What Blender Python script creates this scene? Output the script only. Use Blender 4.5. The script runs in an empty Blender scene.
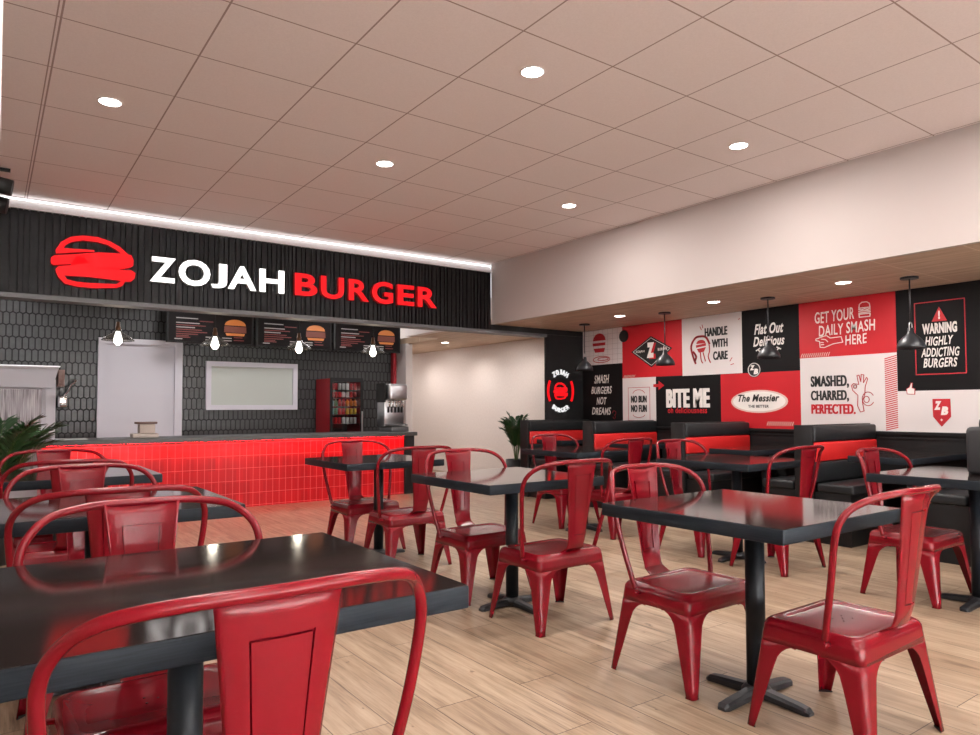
import bpy, bmesh, math, random
from mathutils import Vector, Matrix
PI = math.pi
sc = bpy.context.scene
C = sc.collection
random.seed(7)

# ------------------------------------------------------------------ materials
def mat(name, col=(.5, .5, .5), rough=.5, metal=0., emit=None, es=0., coat=0., spec=.5, trans=0., alpha=1.):
    m = bpy.data.materials.new(name); m.use_nodes = True
    b = m.node_tree.nodes['Principled BSDF']
    b.inputs['Base Color'].default_value = (*col, 1)
    b.inputs['Roughness'].default_value = rough
    b.inputs['Metallic'].default_value = metal
    b.inputs['Specular IOR Level'].default_value = spec
    b.inputs['Coat Weight'].default_value = coat
    b.inputs['Coat Roughness'].default_value = .12
    b.inputs['Transmission Weight'].default_value = trans
    b.inputs['Alpha'].default_value = alpha
    if emit:
        b.inputs['Emission Color'].default_value = (*emit, 1)
        b.inputs['Emission Strength'].default_value = es
    return m

class NT:
    """small helper around a node tree"""
    def __init__(s, m):
        s.m = m; s.t = m.node_tree; s.n = s.t.nodes; s.l = s.t.links
        s.b = s.n['Principled BSDF']
    def node(s, typ, **kw):
        n = s.n.new(typ)
        for k, v in kw.items(): setattr(n, k, v)
        return n
    def inp(s, sock, v):
        if isinstance(v, (int, float)): sock.default_value = v
        elif isinstance(v, tuple): sock.default_value = v
        else: s.l.new(v, sock)
    def m_(s, op, a, b=None, c=None):
        n = s.node('ShaderNodeMath', operation=op)
        s.inp(n.inputs[0], a)
        if b is not None: s.inp(n.inputs[1], b)
        if c is not None: s.inp(n.inputs[2], c)
        return n.outputs[0]
    def pos(s):
        g = s.node('ShaderNodeNewGeometry')
        x = s.node('ShaderNodeSeparateXYZ'); s.l.new(g.outputs['Position'], x.inputs[0])
        return g.outputs['Position'], x.outputs[0], x.outputs[1], x.outputs[2]
    def comb(s, x, y, z=0.):
        n = s.node('ShaderNodeCombineXYZ')
        for i, v in enumerate((x, y, z)): s.inp(n.inputs[i], v)
        return n.outputs[0]
    def noise(s, vec, scale, detail=3., rough=.5):
        n = s.node('ShaderNodeTexNoise'); s.l.new(vec, n.inputs['Vector'])
        n.inputs['Scale'].default_value = scale; n.inputs['Detail'].default_value = detail
        n.inputs['Roughness'].default_value = rough
        return n.outputs['Fac']
    def ramp(s, fac, stops):
        n = s.node('ShaderNodeValToRGB'); s.l.new(fac, n.inputs[0])
        e = n.color_ramp.elements
        while len(e) < len(stops): e.new(.5)
        for i, (p, c) in enumerate(stops): e[i].position = p; e[i].color = (*c, 1)
        return n.outputs[0]
    def mix(s, fac, a, b, mode='MIX'):
        n = s.node('ShaderNodeMix', data_type='RGBA', blend_type=mode)
        s.inp(n.inputs[0], fac)
        for i, v in ((6, a), (7, b)):
            if isinstance(v, tuple): n.inputs[i].default_value = (*v, 1)
            else: s.l.new(v, n.inputs[i])
        return n.outputs[2]
    def bump(s, h, strength=.3, dist=.01):
        n = s.node('ShaderNodeBump'); n.inputs['Strength'].default_value = strength
        n.inputs['Distance'].default_value = dist
        s.l.new(h, n.inputs['Height']); s.l.new(n.outputs[0], s.b.inputs['Normal'])
    def color(s, c): s.l.new(c, s.b.inputs['Base Color'])

M = {}
# chair paint: glossy red powder coat with a faint orange peel
M['red'] = mat('red_painted_metal', (.42, .012, .020), .27, .0, coat=.0, spec=.30)
t = NT(M['red']); p, x, y, z = t.pos()
tc = t.node('ShaderNodeTexCoord')
n = t.noise(tc.outputs['Object'], 9, 2)
t.color(t.mix(n, (.138, .0018, .006), (.158, .0025, .008)))
M['hole'] = mat('dark_hole', (.02, .002, .002), .8)
M['rubber'] = mat('black_rubber', (.02, .02, .02), .7)
M['top'] = mat('black_gloss_laminate', (.016, .011, .010), .085, spec=.5)
M['edge'] = mat('slate_edge_band', (.035, .042, .05), .55, spec=.15)
t = NT(M['edge']); p, x, y, z = t.pos()
v = t.comb(t.m_('MULTIPLY', x, 4.), t.m_('MULTIPLY', y, 4.), t.m_('MULTIPLY', z, 120.))
n = t.noise(v, 3, 3)
t.color(t.ramp(n, [(.3, (.007, .010, .014)), (.75, (.015, .020, .026))]))
M['pole'] = mat('dark_grey_steel', (.010, .013, .017), .42, spec=.22)
M['cast'] = mat('black_cast_iron', (.014, .015, .018), .42)
M['white'] = mat('white_wall_paint', (.72, .66, .64), .75)
M['wallpaint'] = mat('off_white_plaster', (.50, .445, .425), .85)
t = NT(M['wallpaint']); p, x, y, z = t.pos()
t.bump(t.noise(p, 60, 4), .15, .004)
M['beige'] = mat('beige_textured_plaster', (.72, .62, .56), .85)
t = NT(M['beige']); p, x, y, z = t.pos()
n = t.noise(p, 30, 5)
t.color(t.mix(n, (.68, .60, .56), (.80, .72, .68))); t.bump(n, .3, .006)
M['dark'] = mat('black_panel', (.008, .008, .0085), .5, spec=.3)
M['darkwood'] = mat('black_laminate', (.009, .009, .0095), .45, spec=.3)
M['rib'] = mat('black_ribbed_panel', (.004, .003, .003), .5, spec=.18)
M['trim'] = mat('grey_metal_trim', (.10, .10, .105), .5)
M['leather'] = mat('charcoal_leatherette', (.012, .0135, .015), .42, spec=.35)
t = NT(M['leather']); p, x, y, z = t.pos()
t.bump(t.noise(p, 140, 3), .15, .002)
M['redleather'] = mat('red_leatherette', (.55, .012, .012), .5)
M['steel'] = mat('brushed_steel', (.62, .62, .64), .28, 1.)
M['chrome'] = mat('chrome', (.8, .8, .8), .1, 1.)
M['door'] = mat('white_door_paint', (.66, .65, .71), .5)
M['frost'] = mat('frosted_pane', (.50, .54, .50), .35)
M['foil'] = mat('streaked_curtain', (.4, .36, .38), .35, .2)
t = NT(M['foil']); p, x, y, z = t.pos()
v = t.comb(t.m_('MULTIPLY', x, 60.), t.m_('MULTIPLY', y, 60.), t.m_('MULTIPLY', z, 3.))
t.color(t.ramp(t.noise(v, 1.2, 4), [(.38, (.13, .10, .115)), (.68, (.50, .46, .48))]))
M['countertop'] = mat('grey_counter_top', (.07, .07, .07), .4)
M['green'] = mat('palm_leaf', (.010, .045, .010), .4)
M['stem'] = mat('palm_stem', (.06, .12, .02), .5)
M['soil'] = mat('soil', (.03, .02, .015), .9)
M['pot'] = mat('black_pot', (.02, .02, .022), .5)
M['lamp'] = mat('lamp_disc', (1, 1, 1), .5, emit=(1, .97, .93), es=14)
M['bulb'] = mat('glowing_bulb', (1, 1, 1), .3, emit=(1, .93, .82), es=9)
M['led'] = mat('white_led', (1, 1, 1), .5, emit=(.93, .97, 1), es=1.4)
M['redled'] = mat('red_led', (1, .1, .1), .5, emit=(1, .022, .038), es=40)
M['signwhite'] = mat('lit_white_acrylic', (1, 1, 1), .4, emit=(1, 1, 1), es=1.15)
M['signwhite2'] = mat('small_lit_white_acrylic', (.3, .3, .3), .4, emit=(1, 1, 1), es=.62)
M['signred'] = mat('lit_red_acrylic', (.15, .001, .002), .6, spec=.15, emit=(1, .007, .012), es=.78)
M['signside'] = mat('sign_letter_return', (.35, .35, .36), .5)
M['signsidered'] = mat('sign_red_return', (.28, .003, .004), .5, emit=(1, .01, .01), es=.10)
M['bronze'] = mat('bronze_socket', (.12, .06, .03), .35, .8)
M['glass'] = mat('clear_glass', (1, 1, 1), .03, trans=1.)
M['smoke'] = mat('smoked_glass', (.05, .05, .05), .15, alpha=.55)
M['mblack'] = mat('mural_black', (.006, .0055, .006), .6, spec=.18)
M['mred'] = mat('mural_red', (.47, .005, .012), .55)
M['mwhite'] = mat('mural_white', (.68, .63, .62), .6)
M['mink'] = mat('mural_ink', (.012, .012, .012), .6)
M['mcream'] = mat('mural_cream', (.78, .74, .70), .6)
M['mdkred'] = mat('mural_dark_red', (.42, .01, .018), .6)
M['mgrid'] = mat('mural_grid_line', (.42, .36, .36), .6)
M['mskin'] = mat('mural_pale_pink', (.66, .48, .42), .6)
M['bun'] = mat('burger_bun_print', (.40, .12, .02), .5, emit=(.8, .24, .04), es=.14)
M['patty'] = mat('burger_patty_print', (.10, .02, .01), .5, emit=(.2, .03, .01), es=.15)
M['screen'] = mat('dark_menu_screen', (.004, .002, .002), .6, spec=.15)
M['menutext'] = mat('menu_white_line', (.22, .20, .19), .5, emit=(1, .9, .85), es=.08)
M['menured'] = mat('menu_red_line', (.10, .012, .01), .5, emit=(1, .10, .06), es=.04)
M['brown'] = mat('brown_panel', (.16, .09, .075), .5)
M['paper'] = mat('cream_plastic', (.55, .47, .42), .5)
M['basket'] = mat('black_woven_cord', (.013, .013, .014), .6)
t = NT(M['basket']); p, x, y, z = t.pos()
w = t.node('ShaderNodeTexChecker'); t.l.new(p, w.inputs['Vector']); w.inputs['Scale'].default_value = 130
w.inputs[1].default_value = (.010, .010, .011, 1); w.inputs[2].default_value = (.03, .03, .032, 1)
t.color(w.outputs['Color'])
M['fridgered'] = mat('fridge_red', (.30, .010, .018), .4)
M['cabin'] = mat('fridge_inside', (.015, .015, .015), .5)
for k, c in dict(cr=(.55, .02, .03), cw=(.6, .6, .6), cg=(.02, .28, .16), co=(.75, .22, .02), cy=(.7, .45, .05), ct=(.03, .3, .32)).items():
    M[k] = mat('drink_' + {'cr': 'red', 'cw': 'silver', 'cg': 'green', 'co': 'orange', 'cy': 'yellow', 'ct': 'teal'}[k], c, .3)

# wooden plank floor, planks run along Y
M['floor'] = mat('oak_plank_floor', (.5, .35, .22), .42, spec=.35)
t = NT(M['floor']); p, x, y, z = t.pos()
br = t.node('ShaderNodeTexBrick'); t.l.new(t.comb(y, x), br.inputs['Vector'])
br.offset = .37; br.inputs['Scale'].default_value = 1
br.inputs['Brick Width'].default_value = 1.15; br.inputs['Row Height'].default_value = .20
br.inputs['Mortar Size'].default_value = .0018; br.inputs['Mortar Smooth'].default_value = .1
br.inputs['Bias'].default_value = 0
br.inputs['Color1'].default_value = (0, 0, 0, 1); br.inputs['Color2'].default_value = (1, 1, 1, 1)
br.inputs['Mortar'].default_value = (.5, .5, .5, 1)
rnd = br.outputs['Color']
seed = t.m_('MULTIPLY', rnd, 17.)
gv = t.comb(t.m_('MULTIPLY', x, 26.), t.m_('MULTIPLY', y, 1.8), seed)
g1 = t.noise(gv, 1., 6, .62)
gv2 = t.comb(t.m_('MULTIPLY', x, 120.), t.m_('MULTIPLY', y, 5.), seed)
g2 = t.noise(gv2, 1., 3, .6)
gv3 = t.comb(t.m_('MULTIPLY', x, 5.), t.m_('MULTIPLY', y, 1.2), seed)
g3 = t.noise(gv3, 1., 4, .6)
c1 = t.ramp(g1, [(.32, (.15, .098, .062)), (.5, (.30, .212, .140)), (.68, (.43, .325, .228))])
c2 = t.mix(t.m_('MULTIPLY', t.ramp(g2, [(.40, (0, 0, 0)), (.62, (1, 1, 1))]), .42), c1, (.50, .385, .275))
c3 = t.mix(t.m_('MULTIPLY', rnd, .45), c2, (.235, .155, .10))
kn = t.ramp(g3, [(.29, (.30, .22, .16)), (.36, (1, 1, 1))])
c4 = t.mix(.55, c3, kn, 'MULTIPLY')
spk = t.noise(t.comb(t.m_('MULTIPLY', x, 16.), t.m_('MULTIPLY', y, 7.), seed), 1., 3, .7)
c4 = t.mix(.65, c4, t.ramp(spk, [(.27, (.22, .16, .12)), (.31, (1, 1, 1))]), 'MULTIPLY')
c5 = t.mix(br.outputs['Fac'], c4, (.06, .035, .022))
t.color(c5)
t.bump(t.m_('SUBTRACT', g2, t.m_('MULTIPLY', br.outputs['Fac'], 2.)), .12, .003)

# acoustic ceiling tiles with tee grid
TX, TY, OX, OY = .617, .5854, .248, 1.452
M['ceiling'] = mat('acoustic_ceiling_tile', (.6, .5, .46), .9)
t = NT(M['ceiling']); p, x, y, z = t.pos()
def dist_line(t, c, pitch, off):
    a = t.m_('FRACT', t.m_('DIVIDE', t.m_('ADD', c, pitch * 50.5 - off), pitch))
    return t.m_('MULTIPLY', t.m_('ABSOLUTE', t.m_('SUBTRACT', a, .5)), pitch)
lx = t.m_('LESS_THAN', dist_line(t, x, TX, OX), .0045)
lx2 = t.m_('LESS_THAN', t.m_('ABSOLUTE', t.m_('SUBTRACT', x, OX - .018)), .0035)
ly = t.m_('LESS_THAN', dist_line(t, y, TY, OY), .0042)
sp = t.noise(p, 90, 3, .7); sp2 = t.noise(p, 6, 2)
base = t.mix(sp, (.74, .66, .645), (.90, .825, .81))
base = t.mix(t.m_('MULTIPLY', sp2, .25), base, (.80, .71, .69))
base = t.mix(ly, base, (.36, .26, .235))
base = t.mix(t.m_('MAXIMUM', lx, lx2), base, (.36, .27, .25))
t.color(base); t.bump(sp, .25, .004)

# wood-look soffit panels
M['woodceil'] = mat('wood_look_ceiling_panel', (.3, .2, .12), .6)
t = NT(M['woodceil']); p, x, y, z = t.pos()
g = t.noise(t.comb(t.m_('MULTIPLY', x, 22.), t.m_('MULTIPLY', y, 1.6)), 1., 5, .6)
c = t.ramp(g, [(.3, (.42, .29, .195)), (.7, (.64, .47, .335))])
jx = t.m_('LESS_THAN', dist_line(t, x, .60, 5.21 + .28), .006)
jy = t.m_('LESS_THAN', dist_line(t, y, .60, .1), .006)
c = t.mix(t.m_('MULTIPLY', t.m_('MAXIMUM', jx, jy), .8), c, (.72, .56, .42))
t.color(c)

# picket tiles (kitchen wall)
M['picket'] = mat('grey_picket_tile', (.05, .05, .05), .35)
t = NT(M['picket']); p, x, y, z = t.pos()
W, P, K = .068, .152, .55
def lattice(xo, yo):
    xx = t.m_('ABSOLUTE', t.m_('MULTIPLY', t.m_('SUBTRACT', t.m_('FRACT', t.m_('DIVIDE', t.m_('ADD', x, 10 * W + xo), W)), .5), W))
    yy = t.m_('ABSOLUTE', t.m_('MULTIPLY', t.m_('SUBTRACT', t.m_('FRACT', t.m_('DIVIDE', t.m_('ADD', z, 2 * P + yo), 2 * P)), .5), 2 * P))
    a = t.m_('LESS_THAN', xx, W / 2 - .0075)
    b = t.m_('LESS_THAN', t.m_('ADD', yy, t.m_('MULTIPLY', xx, K)), P / 2 + K * W / 4 - .0095)
    return t.m_('MULTIPLY', a, b)
mk = t.m_('MAXIMUM', lattice(0, 0), lattice(W / 2, P))
vn = t.noise(p, 14, 2)
tile = t.mix(vn, (.020, .021, .021), (.048, .049, .050))
t.color(t.mix(mk, (.003, .003, .0035), tile)); t.bump(mk, .6, .004)
t.l.new(t.m_('SUBTRACT', .75, t.m_('MULTIPLY', mk, .42)), t.b.inputs['Roughness'])

# glossy red stacked tiles (counter)
M['redtile'] = mat('red_stacked_tile', (.6, .01, .01), .3, spec=.25)
t = NT(M['redtile']); p, x, y, z = t.pos()
gx = t.m_('LESS_THAN', dist_line(t, x, .0775, .45), .0022)
gz = t.m_('LESS_THAN', dist_line(t, z, .145, .02), .0022)
gr = t.m_('MAXIMUM', gx, gz)
cell = t.comb(t.m_('FLOOR', t.m_('DIVIDE', t.m_('SUBTRACT', x, .45 - .0387), .0775)), t.m_('FLOOR', t.m_('DIVIDE', z, .145)))
wn = t.node('ShaderNodeTexWhiteNoise', noise_dimensions='2D'); t.l.new(cell, wn.inputs['Vector'])
tile = t.mix(wn.outputs['Value'], (.42, .003, .008), (.56, .006, .012))
t.color(t.mix(gr, tile, (.85, .13, .13))); t.bump(t.m_('SUBTRACT', 1., gr), .3, .002)

# ------------------------------------------------------------------ mesh helpers
def bx(bm, x0, x1, y0, y1, z0, z1, mi=0):
    v = [bm.verts.new((a, b, c)) for a in (x0, x1) for b in (y0, y1) for c in (z0, z1)]
    for q in ((0, 1, 3, 2), (4, 6, 7, 5), (0, 4, 5, 1), (2, 3, 7, 6), (0, 2, 6, 4), (1, 5, 7, 3)):
        f = bm.faces.new([v[i] for i in q]); f.material_index = mi

def cyl(bm, c, r, z0, z1, n=24, r2=None, mi=0, smooth=True):
    r2 = r if r2 is None else r2
    a = [bm.verts.new((c[0] + r * math.cos(2 * PI * i / n), c[1] + r * math.sin(2 * PI * i / n), z0)) for i in range(n)]
    b = [bm.verts.new((c[0] + r2 * math.cos(2 * PI * i / n), c[1] + r2 * math.sin(2 * PI * i / n), z1)) for i in range(n)]
    for i in range(n):
        f = bm.faces.new((a[i], a[(i + 1) % n], b[(i + 1) % n], b[i])); f.smooth = smooth; f.material_index = mi
    bm.faces.new(a[::-1]).material_index = mi; bm.faces.new(b).material_index = mi

def lathe(bm, c, prof, n=32, mi=0, cap=False):
    rings = []
    for r, z in prof:
        rings.append([bm.verts.new((c[0] + max(r, 1e-4) * math.cos(2 * PI * i / n), c[1] + max(r, 1e-4) * math.sin(2 * PI * i / n), z)) for i in range(n)])
    for a, b in zip(rings, rings[1:]):
        for i in range(n):
            f = bm.faces.new((a[i], a[(i + 1) % n], b[(i + 1) % n], b[i])); f.smooth = True; f.material_index = mi
    if cap:
        bm.faces.new(rings[0][::-1]); bm.faces.new(rings[-1])

def catmull(pts, sub=6):
    pts = [Vector(p) for p in pts]; out = []
    for i in range(len(pts) - 1):
        p0 = pts[max(i - 1, 0)]; p1 = pts[i]; p2 = pts[i + 1]; p3 = pts[min(i + 2, len(pts) - 1)]
        for k in range(sub):
            s = k / sub
            out.append(.5 * ((2 * p1) + (-p0 + p2) * s + (2 * p0 - 5 * p1 + 4 * p2 - p3) * s * s + (-p0 + 3 * p1 - 3 * p2 + p3) * s ** 3))
    out.append(pts[-1]); return out

def tube(bm, pts, r, n=10, mi=0, smooth_path=0, r1=None, flat=1.):
    if smooth_path: pts = catmull(pts, smooth_path)
    pts = [Vector(p) for p in pts]
    rings = []; up = None
    for i, p in enumerate(pts):
        d = (pts[min(i + 1, len(pts) - 1)] - pts[max(i - 1, 0)]).normalized()
        if up is None:
            up = Vector((0, 0, 1)) if abs(d.z) < .9 else Vector((0, 1, 0))
        s = d.cross(up).normalized(); up = s.cross(d).normalized()
        rr = r if r1 is None else r + (r1 - r) * i / (len(pts) - 1)
        rings.append([bm.verts.new(p + s * rr * math.cos(2 * PI * k / n) + up * rr * flat * math.sin(2 * PI * k / n)) for k in range(n)])
    for a, b in zip(rings, rings[1:]):
        for k in range(n):
            f = bm.faces.new((a[k], a[(k + 1) % n], b[(k + 1) % n], b[k])); f.smooth = True; f.material_index = mi
    bm.faces.new(rings[0][::-1]).material_index = mi; bm.faces.new(rings[-1]).material_index = mi

def rbox(x0, x1, y0, y1, z0, z1, r=.01, seg=3):
    bm = bmesh.new(); bx(bm, x0, x1, y0, y1, z0, z1)
    bmesh.ops.bevel(bm, geom=bm.edges[:], offset=r, segments=seg, profile=.5, affect='EDGES')
    for f in bm.faces: f.smooth = True
    return bm

def obj(name, bm, m, parent=None, loc=None, sharp=None):
    me = bpy.data.meshes.new(name)
    bmesh.ops.recalc_face_normals(bm, faces=bm.faces[:])
    bm.to_mesh(me); bm.free()
    o = bpy.data.objects.new(name, me); C.objects.link(o)
    for k in (m if isinstance(m, (list, tuple)) else [m]): me.materials.append(M[k])
    if sharp is not None: me.set_sharp_from_angle(angle=math.radians(sharp))
    if parent: o.parent = parent
    if loc: o.location = loc
    return o

def tag(o, label, cat, group=None, kind=None):
    o['label'] = label; o['category'] = cat
    if group: o['group'] = group
    if kind: o['kind'] = kind
    return o

def thing(name, label, cat, loc=(0, 0, 0), group=None, rz=0):
    o = bpy.data.objects.new(name, None); C.objects.link(o)
    o.location = loc; o.rotation_euler = (0, 0, rz); o.empty_display_size = .1
    return tag(o, label, cat, group)

def struct(name, bm, m, label=None, cat=None, parent=None):
    o = obj(name, bm, m, parent); o['kind'] = 'structure'
    if label: o['label'] = label
    if cat: o['category'] = cat
    return o

def dup(root, loc, rz, label, group=None):
    r = root.copy(); C.objects.link(r); r.location = loc; r.rotation_euler = (0, 0, rz); r['label'] = label
    if group: r['group'] = group
    for ch in list(root.children):
        c = ch.copy(); C.objects.link(c); c.parent = r
        for g in ch.children:
            d = g.copy(); C.objects.link(d); d.parent = c
    return r

def B(*a):
    bm = bmesh.new(); bx(bm, *a); return bm

# ------------------------------------------------------------------ room shell
ZC, ZS, XS, XW, YF = 2.985, 2.21, 5.21, 6.80, 7.20
XL, YB = -2.2, -3.6
struct('floor', B(XL - .1, XW + .1, YB, 14.1, -.1, 0), 'floor', 'oak plank floor of the restaurant', 'floor')
struct('ceiling', B(XL - .1, XS + .02, YB, YF + .2, ZC, ZC + .1), 'ceiling', 'grid of pale acoustic ceiling tiles', 'ceiling')
struct('ceiling', B(XS + .045, XW, YB, YF, ZS, ZS + .1), 'woodceil', 'low wood-look ceiling over the booths', 'ceiling')
struct('wall_bulkhead', B(XS, XS + .045, YB, YF, ZS - .001, ZC), 'wallpaint', 'pale bulkhead between high and low ceiling', 'wall')
struct('wall_right', B(XW, XW + .1, YB, YF + .16, 0, ZC), 'dark', 'black wall behind the booths', 'wall')
struct('wall_corridor', B(XW, XW + .1, YF + .16, 14, 0, ZC), 'beige', 'beige textured corridor wall', 'wall')
struct('wall_left', B(XL - .1, XL, YB, 10.6, 0, ZC), 'wallpaint', 'pale left wall', 'wall')
struct('wall_corridor_end', B(5.56, XW, 14, 14.1, 0, ZC), 'beige', 'far end wall of the corridor', 'wall')
struct('wall_kitchen', B(XL, 5.68, 10.5, 10.6, 0, 2.8), 'picket', 'dark grey picket tiled kitchen wall', 'wall')
struct('wall_partition', B(5.56, 5.68, 10.08, 14, 0, ZS), 'wallpaint', 'pale partition between kitchen and corridor', 'wall')
struct('ceiling', B(5.60, XW, YF + .166, 14, ZS, ZS + .1), 'woodceil', 'wood-look corridor ceiling', 'ceiling')
struct('ceiling', B(5.141, 5.599, YF + .166, 9.12, ZS, ZS + .1), 'woodceil', 'wood-look ceiling patch beside the kitchen', 'ceiling')
struct('ceiling', B(XL, 5.10, YF + .16, 10.5, 2.70, 2.75), 'white', 'white kitchen ceiling', 'ceiling')
struct('trim_1', B(5.02, 5.14, YF + .166, 9.12, ZS, ZS + .12), 'white', 'white bulkhead strip at kitchen edge', 'trim')
# unseen storefront behind the camera, its big window added to let light in
bm = bmesh.new()
bx(bm, XL, XW, YB - .1, YB, 0, .35); bx(bm, XL, XW, YB - .1, YB, 2.75, ZC)
for x0 in (XL, -.3, 1.7, 3.7, 5.7):
    bx(bm, x0, x0 + .12, YB - .1, YB, .35, 2.75)
bx(bm, XW - .12, XW, YB - .1, YB, .35, 2.75)
struct('wall_front', bm, 'wallpaint', 'unseen storefront wall with tall window openings added for light', 'wall')
struct('window_1', B(XL + .1, XW - .1, YB - .06, YB - .05, .35, 2.75), 'glass', 'glazing of the added storefront window', 'window')
# pale pillar edge beside the camera
struct('trim_2', B(-.30, .0035, .55, .78, 0, ZC), 'white', 'white pillar at the left frame edge', 'pillar')

# black ribbed fascia
bm = bmesh.new()
bx(bm, XL, XS - .008, YF + .02, YF + .16, 2.13, 2.87)
xx = XL
rs = random.Random(3)
while xx < XS - .03:
    w = rs.choice((.030, .036, .044, .052))
    d = rs.choice((0, .006, .0))
    bx(bm, xx, min(xx + w, XS - .009), YF - .012 + d, YF + .03, 2.14, 2.87)
    xx += w + rs.choice((.010, .014))
f = struct('wall_fascia', bm, 'rib', 'black ribbed fascia above the service counter', 'wall')
struct('trim_3', B(XL, 6.13, YF - .015, YF + .165, 2.10, 2.14), 'trim', 'grey metal trim under the fascia', 'trim')
struct('wall_beam', B(XS - .006, XW, YF, YF + .15, 2.14, ZS), 'dark', 'black beam above the corridor opening', 'wall')
struct('wall_column', B(6.132, XW, YF + .0125, YF + .05, 0, 2.139), 'dark', 'black column with the lit round sign', 'wall')
# cove with LED over the fascia
bm = bmesh.new()
v = [bm.verts.new(q) for q in ((XL, YF - .02, 2.872), (XS, YF - .02, 2.872), (XS, YF + .05, ZC), (XL, YF + .05, ZC), (XL, YF + .16, ZC), (XS, YF + .16, ZC), (XS, YF + .16, 2.872), (XL, YF + .16, 2.872))]
for q in ((0, 1, 2, 3), (4, 5, 6, 7), (0, 7, 6, 1), (0, 3, 4, 7), (1, 6, 5, 2), (3, 2, 5, 4)): bm.faces.new([v[i] for i in q])
struct('trim_4', bm, 'mwhite', 'white cove along the top of the fascia', 'trim')
tag(obj('led_strip', B(XL, XS - .01, YF - .008, YF + .012, ZC - .036, ZC - .022), 'led'), 'white glowing light strip in the cove above the black fascia', 'light strip')

# wainscot along the mural wall
bm = bmesh.new()
bx(bm, XW - .035, XW - .001, YB, YF, 0, .885); bx(bm, XW - .06, XW - .001, YB, YF, .885, .91)
bx(bm, XW - .045, XW - .001, YB, YF, .70, .715); bx(bm, XW - .045, XW - .001, YB, YF, .845, .86)
struct('trim_5', bm, 'darkwood', 'black wainscot with a ledge below the wall graphics', 'trim')

# ------------------------------------------------------------------ text helpers
def text_bm(s, bold=.02, extrude=0., shear=0.):
    cu = bpy.data.curves.new('t', 'FONT'); cu.body = s; cu.offset = bold; cu.extrude = extrude
    cu.shear = shear; cu.space_character = 1.08; cu.resolution_u = 4; cu.align_x = 'CENTER'
    o = bpy.data.objects.new('t', cu); C.objects.link(o)
    bpy.context.view_layer.update()
    me = bpy.data.meshes.new_from_object(o.evaluated_get(bpy.context.evaluated_depsgraph_get()))
    bm = bmesh.new(); bm.from_mesh(me)
    bpy.data.objects.remove(o); bpy.data.curves.remove(cu); bpy.data.meshes.remove(me)
    return bm

def fit(bm, u0, u1, v0, v1, fn, d=.0015):
    """fit flat text into u0..u1 x v0..v1, fn(u, v, depth) -> world"""
    xs = [v.co.x for v in bm.verts]; ys = [v.co.y for v in bm.verts]; zs = [v.co.z for v in bm.verts]
    a, b, c, e = min(xs), max(xs), min(ys), max(ys); zz = max(max(zs), 1e-6)
    for v in bm.verts:
        u = u0 + (v.co.x - a) / (b - a) * (u1 - u0); w = v0 + (v.co.y - c) / (e - c) * (v1 - v0)
        v.co = fn(u, w, d * (v.co.z / zz))
    return bm

def poly(bm, pts, fn, d0, d1, mi=0):
    a = [bm.verts.new(fn(u, v, d0)) for u, v in pts]; b = [bm.verts.new(fn(u, v, d1)) for u, v in pts]
    n = len(pts)
    for i in range(n): bm.faces.new((a[i], a[(i + 1) % n], b[(i + 1) % n], b[i])).material_index = 0 if mi == 0 else mi - 1
    fs = [bm.faces.new(a), bm.faces.new(b)]
    for f in fs: f.material_index = mi
    bmesh.ops.triangulate(bm, faces=fs)

def stroke(bm, pts, w, fn, d0=.001, d1=.0025, closed=False, sm=0):
    if sm: pts = [(p.x, p.y) for p in catmull([(a, b, 0) for a, b in pts], sm)]
    if closed: pts = list(pts) + [pts[0]]
    for (a, b), (c, e) in zip(pts, pts[1:]):
        L = math.hypot(c - a, e - b)
        if L < 1e-6: continue
        nx, ny = -(e - b) / L * w / 2, (c - a) / L * w / 2
        ex, ey = (c - a) / L * w * .25, (e - b) / L * w * .25
        poly(bm, [(a + nx - ex, b + ny - ey), (c + nx + ex, e + ny + ey), (c - nx + ex, e - ny + ey), (a - nx - ex, b - ny - ey)], fn, d0, d1)

def ell(cx, cy, rx, ry, a0=0, a1=360, n=28):
    return [(cx + rx * math.cos(math.radians(a0 + (a1 - a0) * i / n)), cy + ry * math.sin(math.radians(a0 + (a1 - a0) * i / n))) for i in range(n + (0 if a1 - a0 == 360 else 1))]

# ------------------------------------------------------------------ fascia sign
FS = lambda u, v, d: Vector((u, YF - .012 - d, v))
sign = thing('illuminated_sign', 'large lit sign with white and red letters and burger emblem on the black fascia', 'sign', (2.4, YF - .02, 2.1))
sign.location = (0, 0, 0)
letters = [('Z', 1.214, 1.441), ('O', 1.466, 1.757), ('J', 1.765, 1.917), ('A', 1.925, 2.208), ('H', 2.238, 2.498),
           ('B', 2.611, 2.862), ('U', 2.899, 3.167), ('R', 3.223, 3.471), ('G', 3.505, 3.773), ('E', 3.831, 4.053), ('R', 4.097, 4.363)]
for i, (ch, a, b) in enumerate(letters):
    bm = text_bm(ch, .028, .1)
    zb, zt = (2.335, 2.59) if ch in 'OGJU' else (2.342, 2.580)
    if ch == 'J': zt = 2.58
    if ch == 'U': zt = 2.58
    fit(bm, a, b, zb, zt, FS, .045)
    bm.normal_update()
    for f in bm.faces:
        f.material_index = 0 if f.normal.y < -.7 or f.normal.y > .7 and f.calc_center_median().y < YF - .04 else 1
    o = obj('sign_letter', bm, ['signwhite', 'signside'] if i < 5 else ['signred', 'signsidered'], sign)
top = [(0.464, 2.507), (0.459, 2.539), (0.499, 2.615), (0.572, 2.671), (0.666, 2.695), (0.782, 2.698), (0.88, 2.673), (0.96, 2.633), (1.03, 2.572), (0.976, 2.566), (0.931, 2.601), (0.861, 2.637), (0.772, 2.652), (0.667, 2.651), (0.582, 2.626), (0.536, 2.593), (0.516, 2.557), (0.50, 2.525)]
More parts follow.
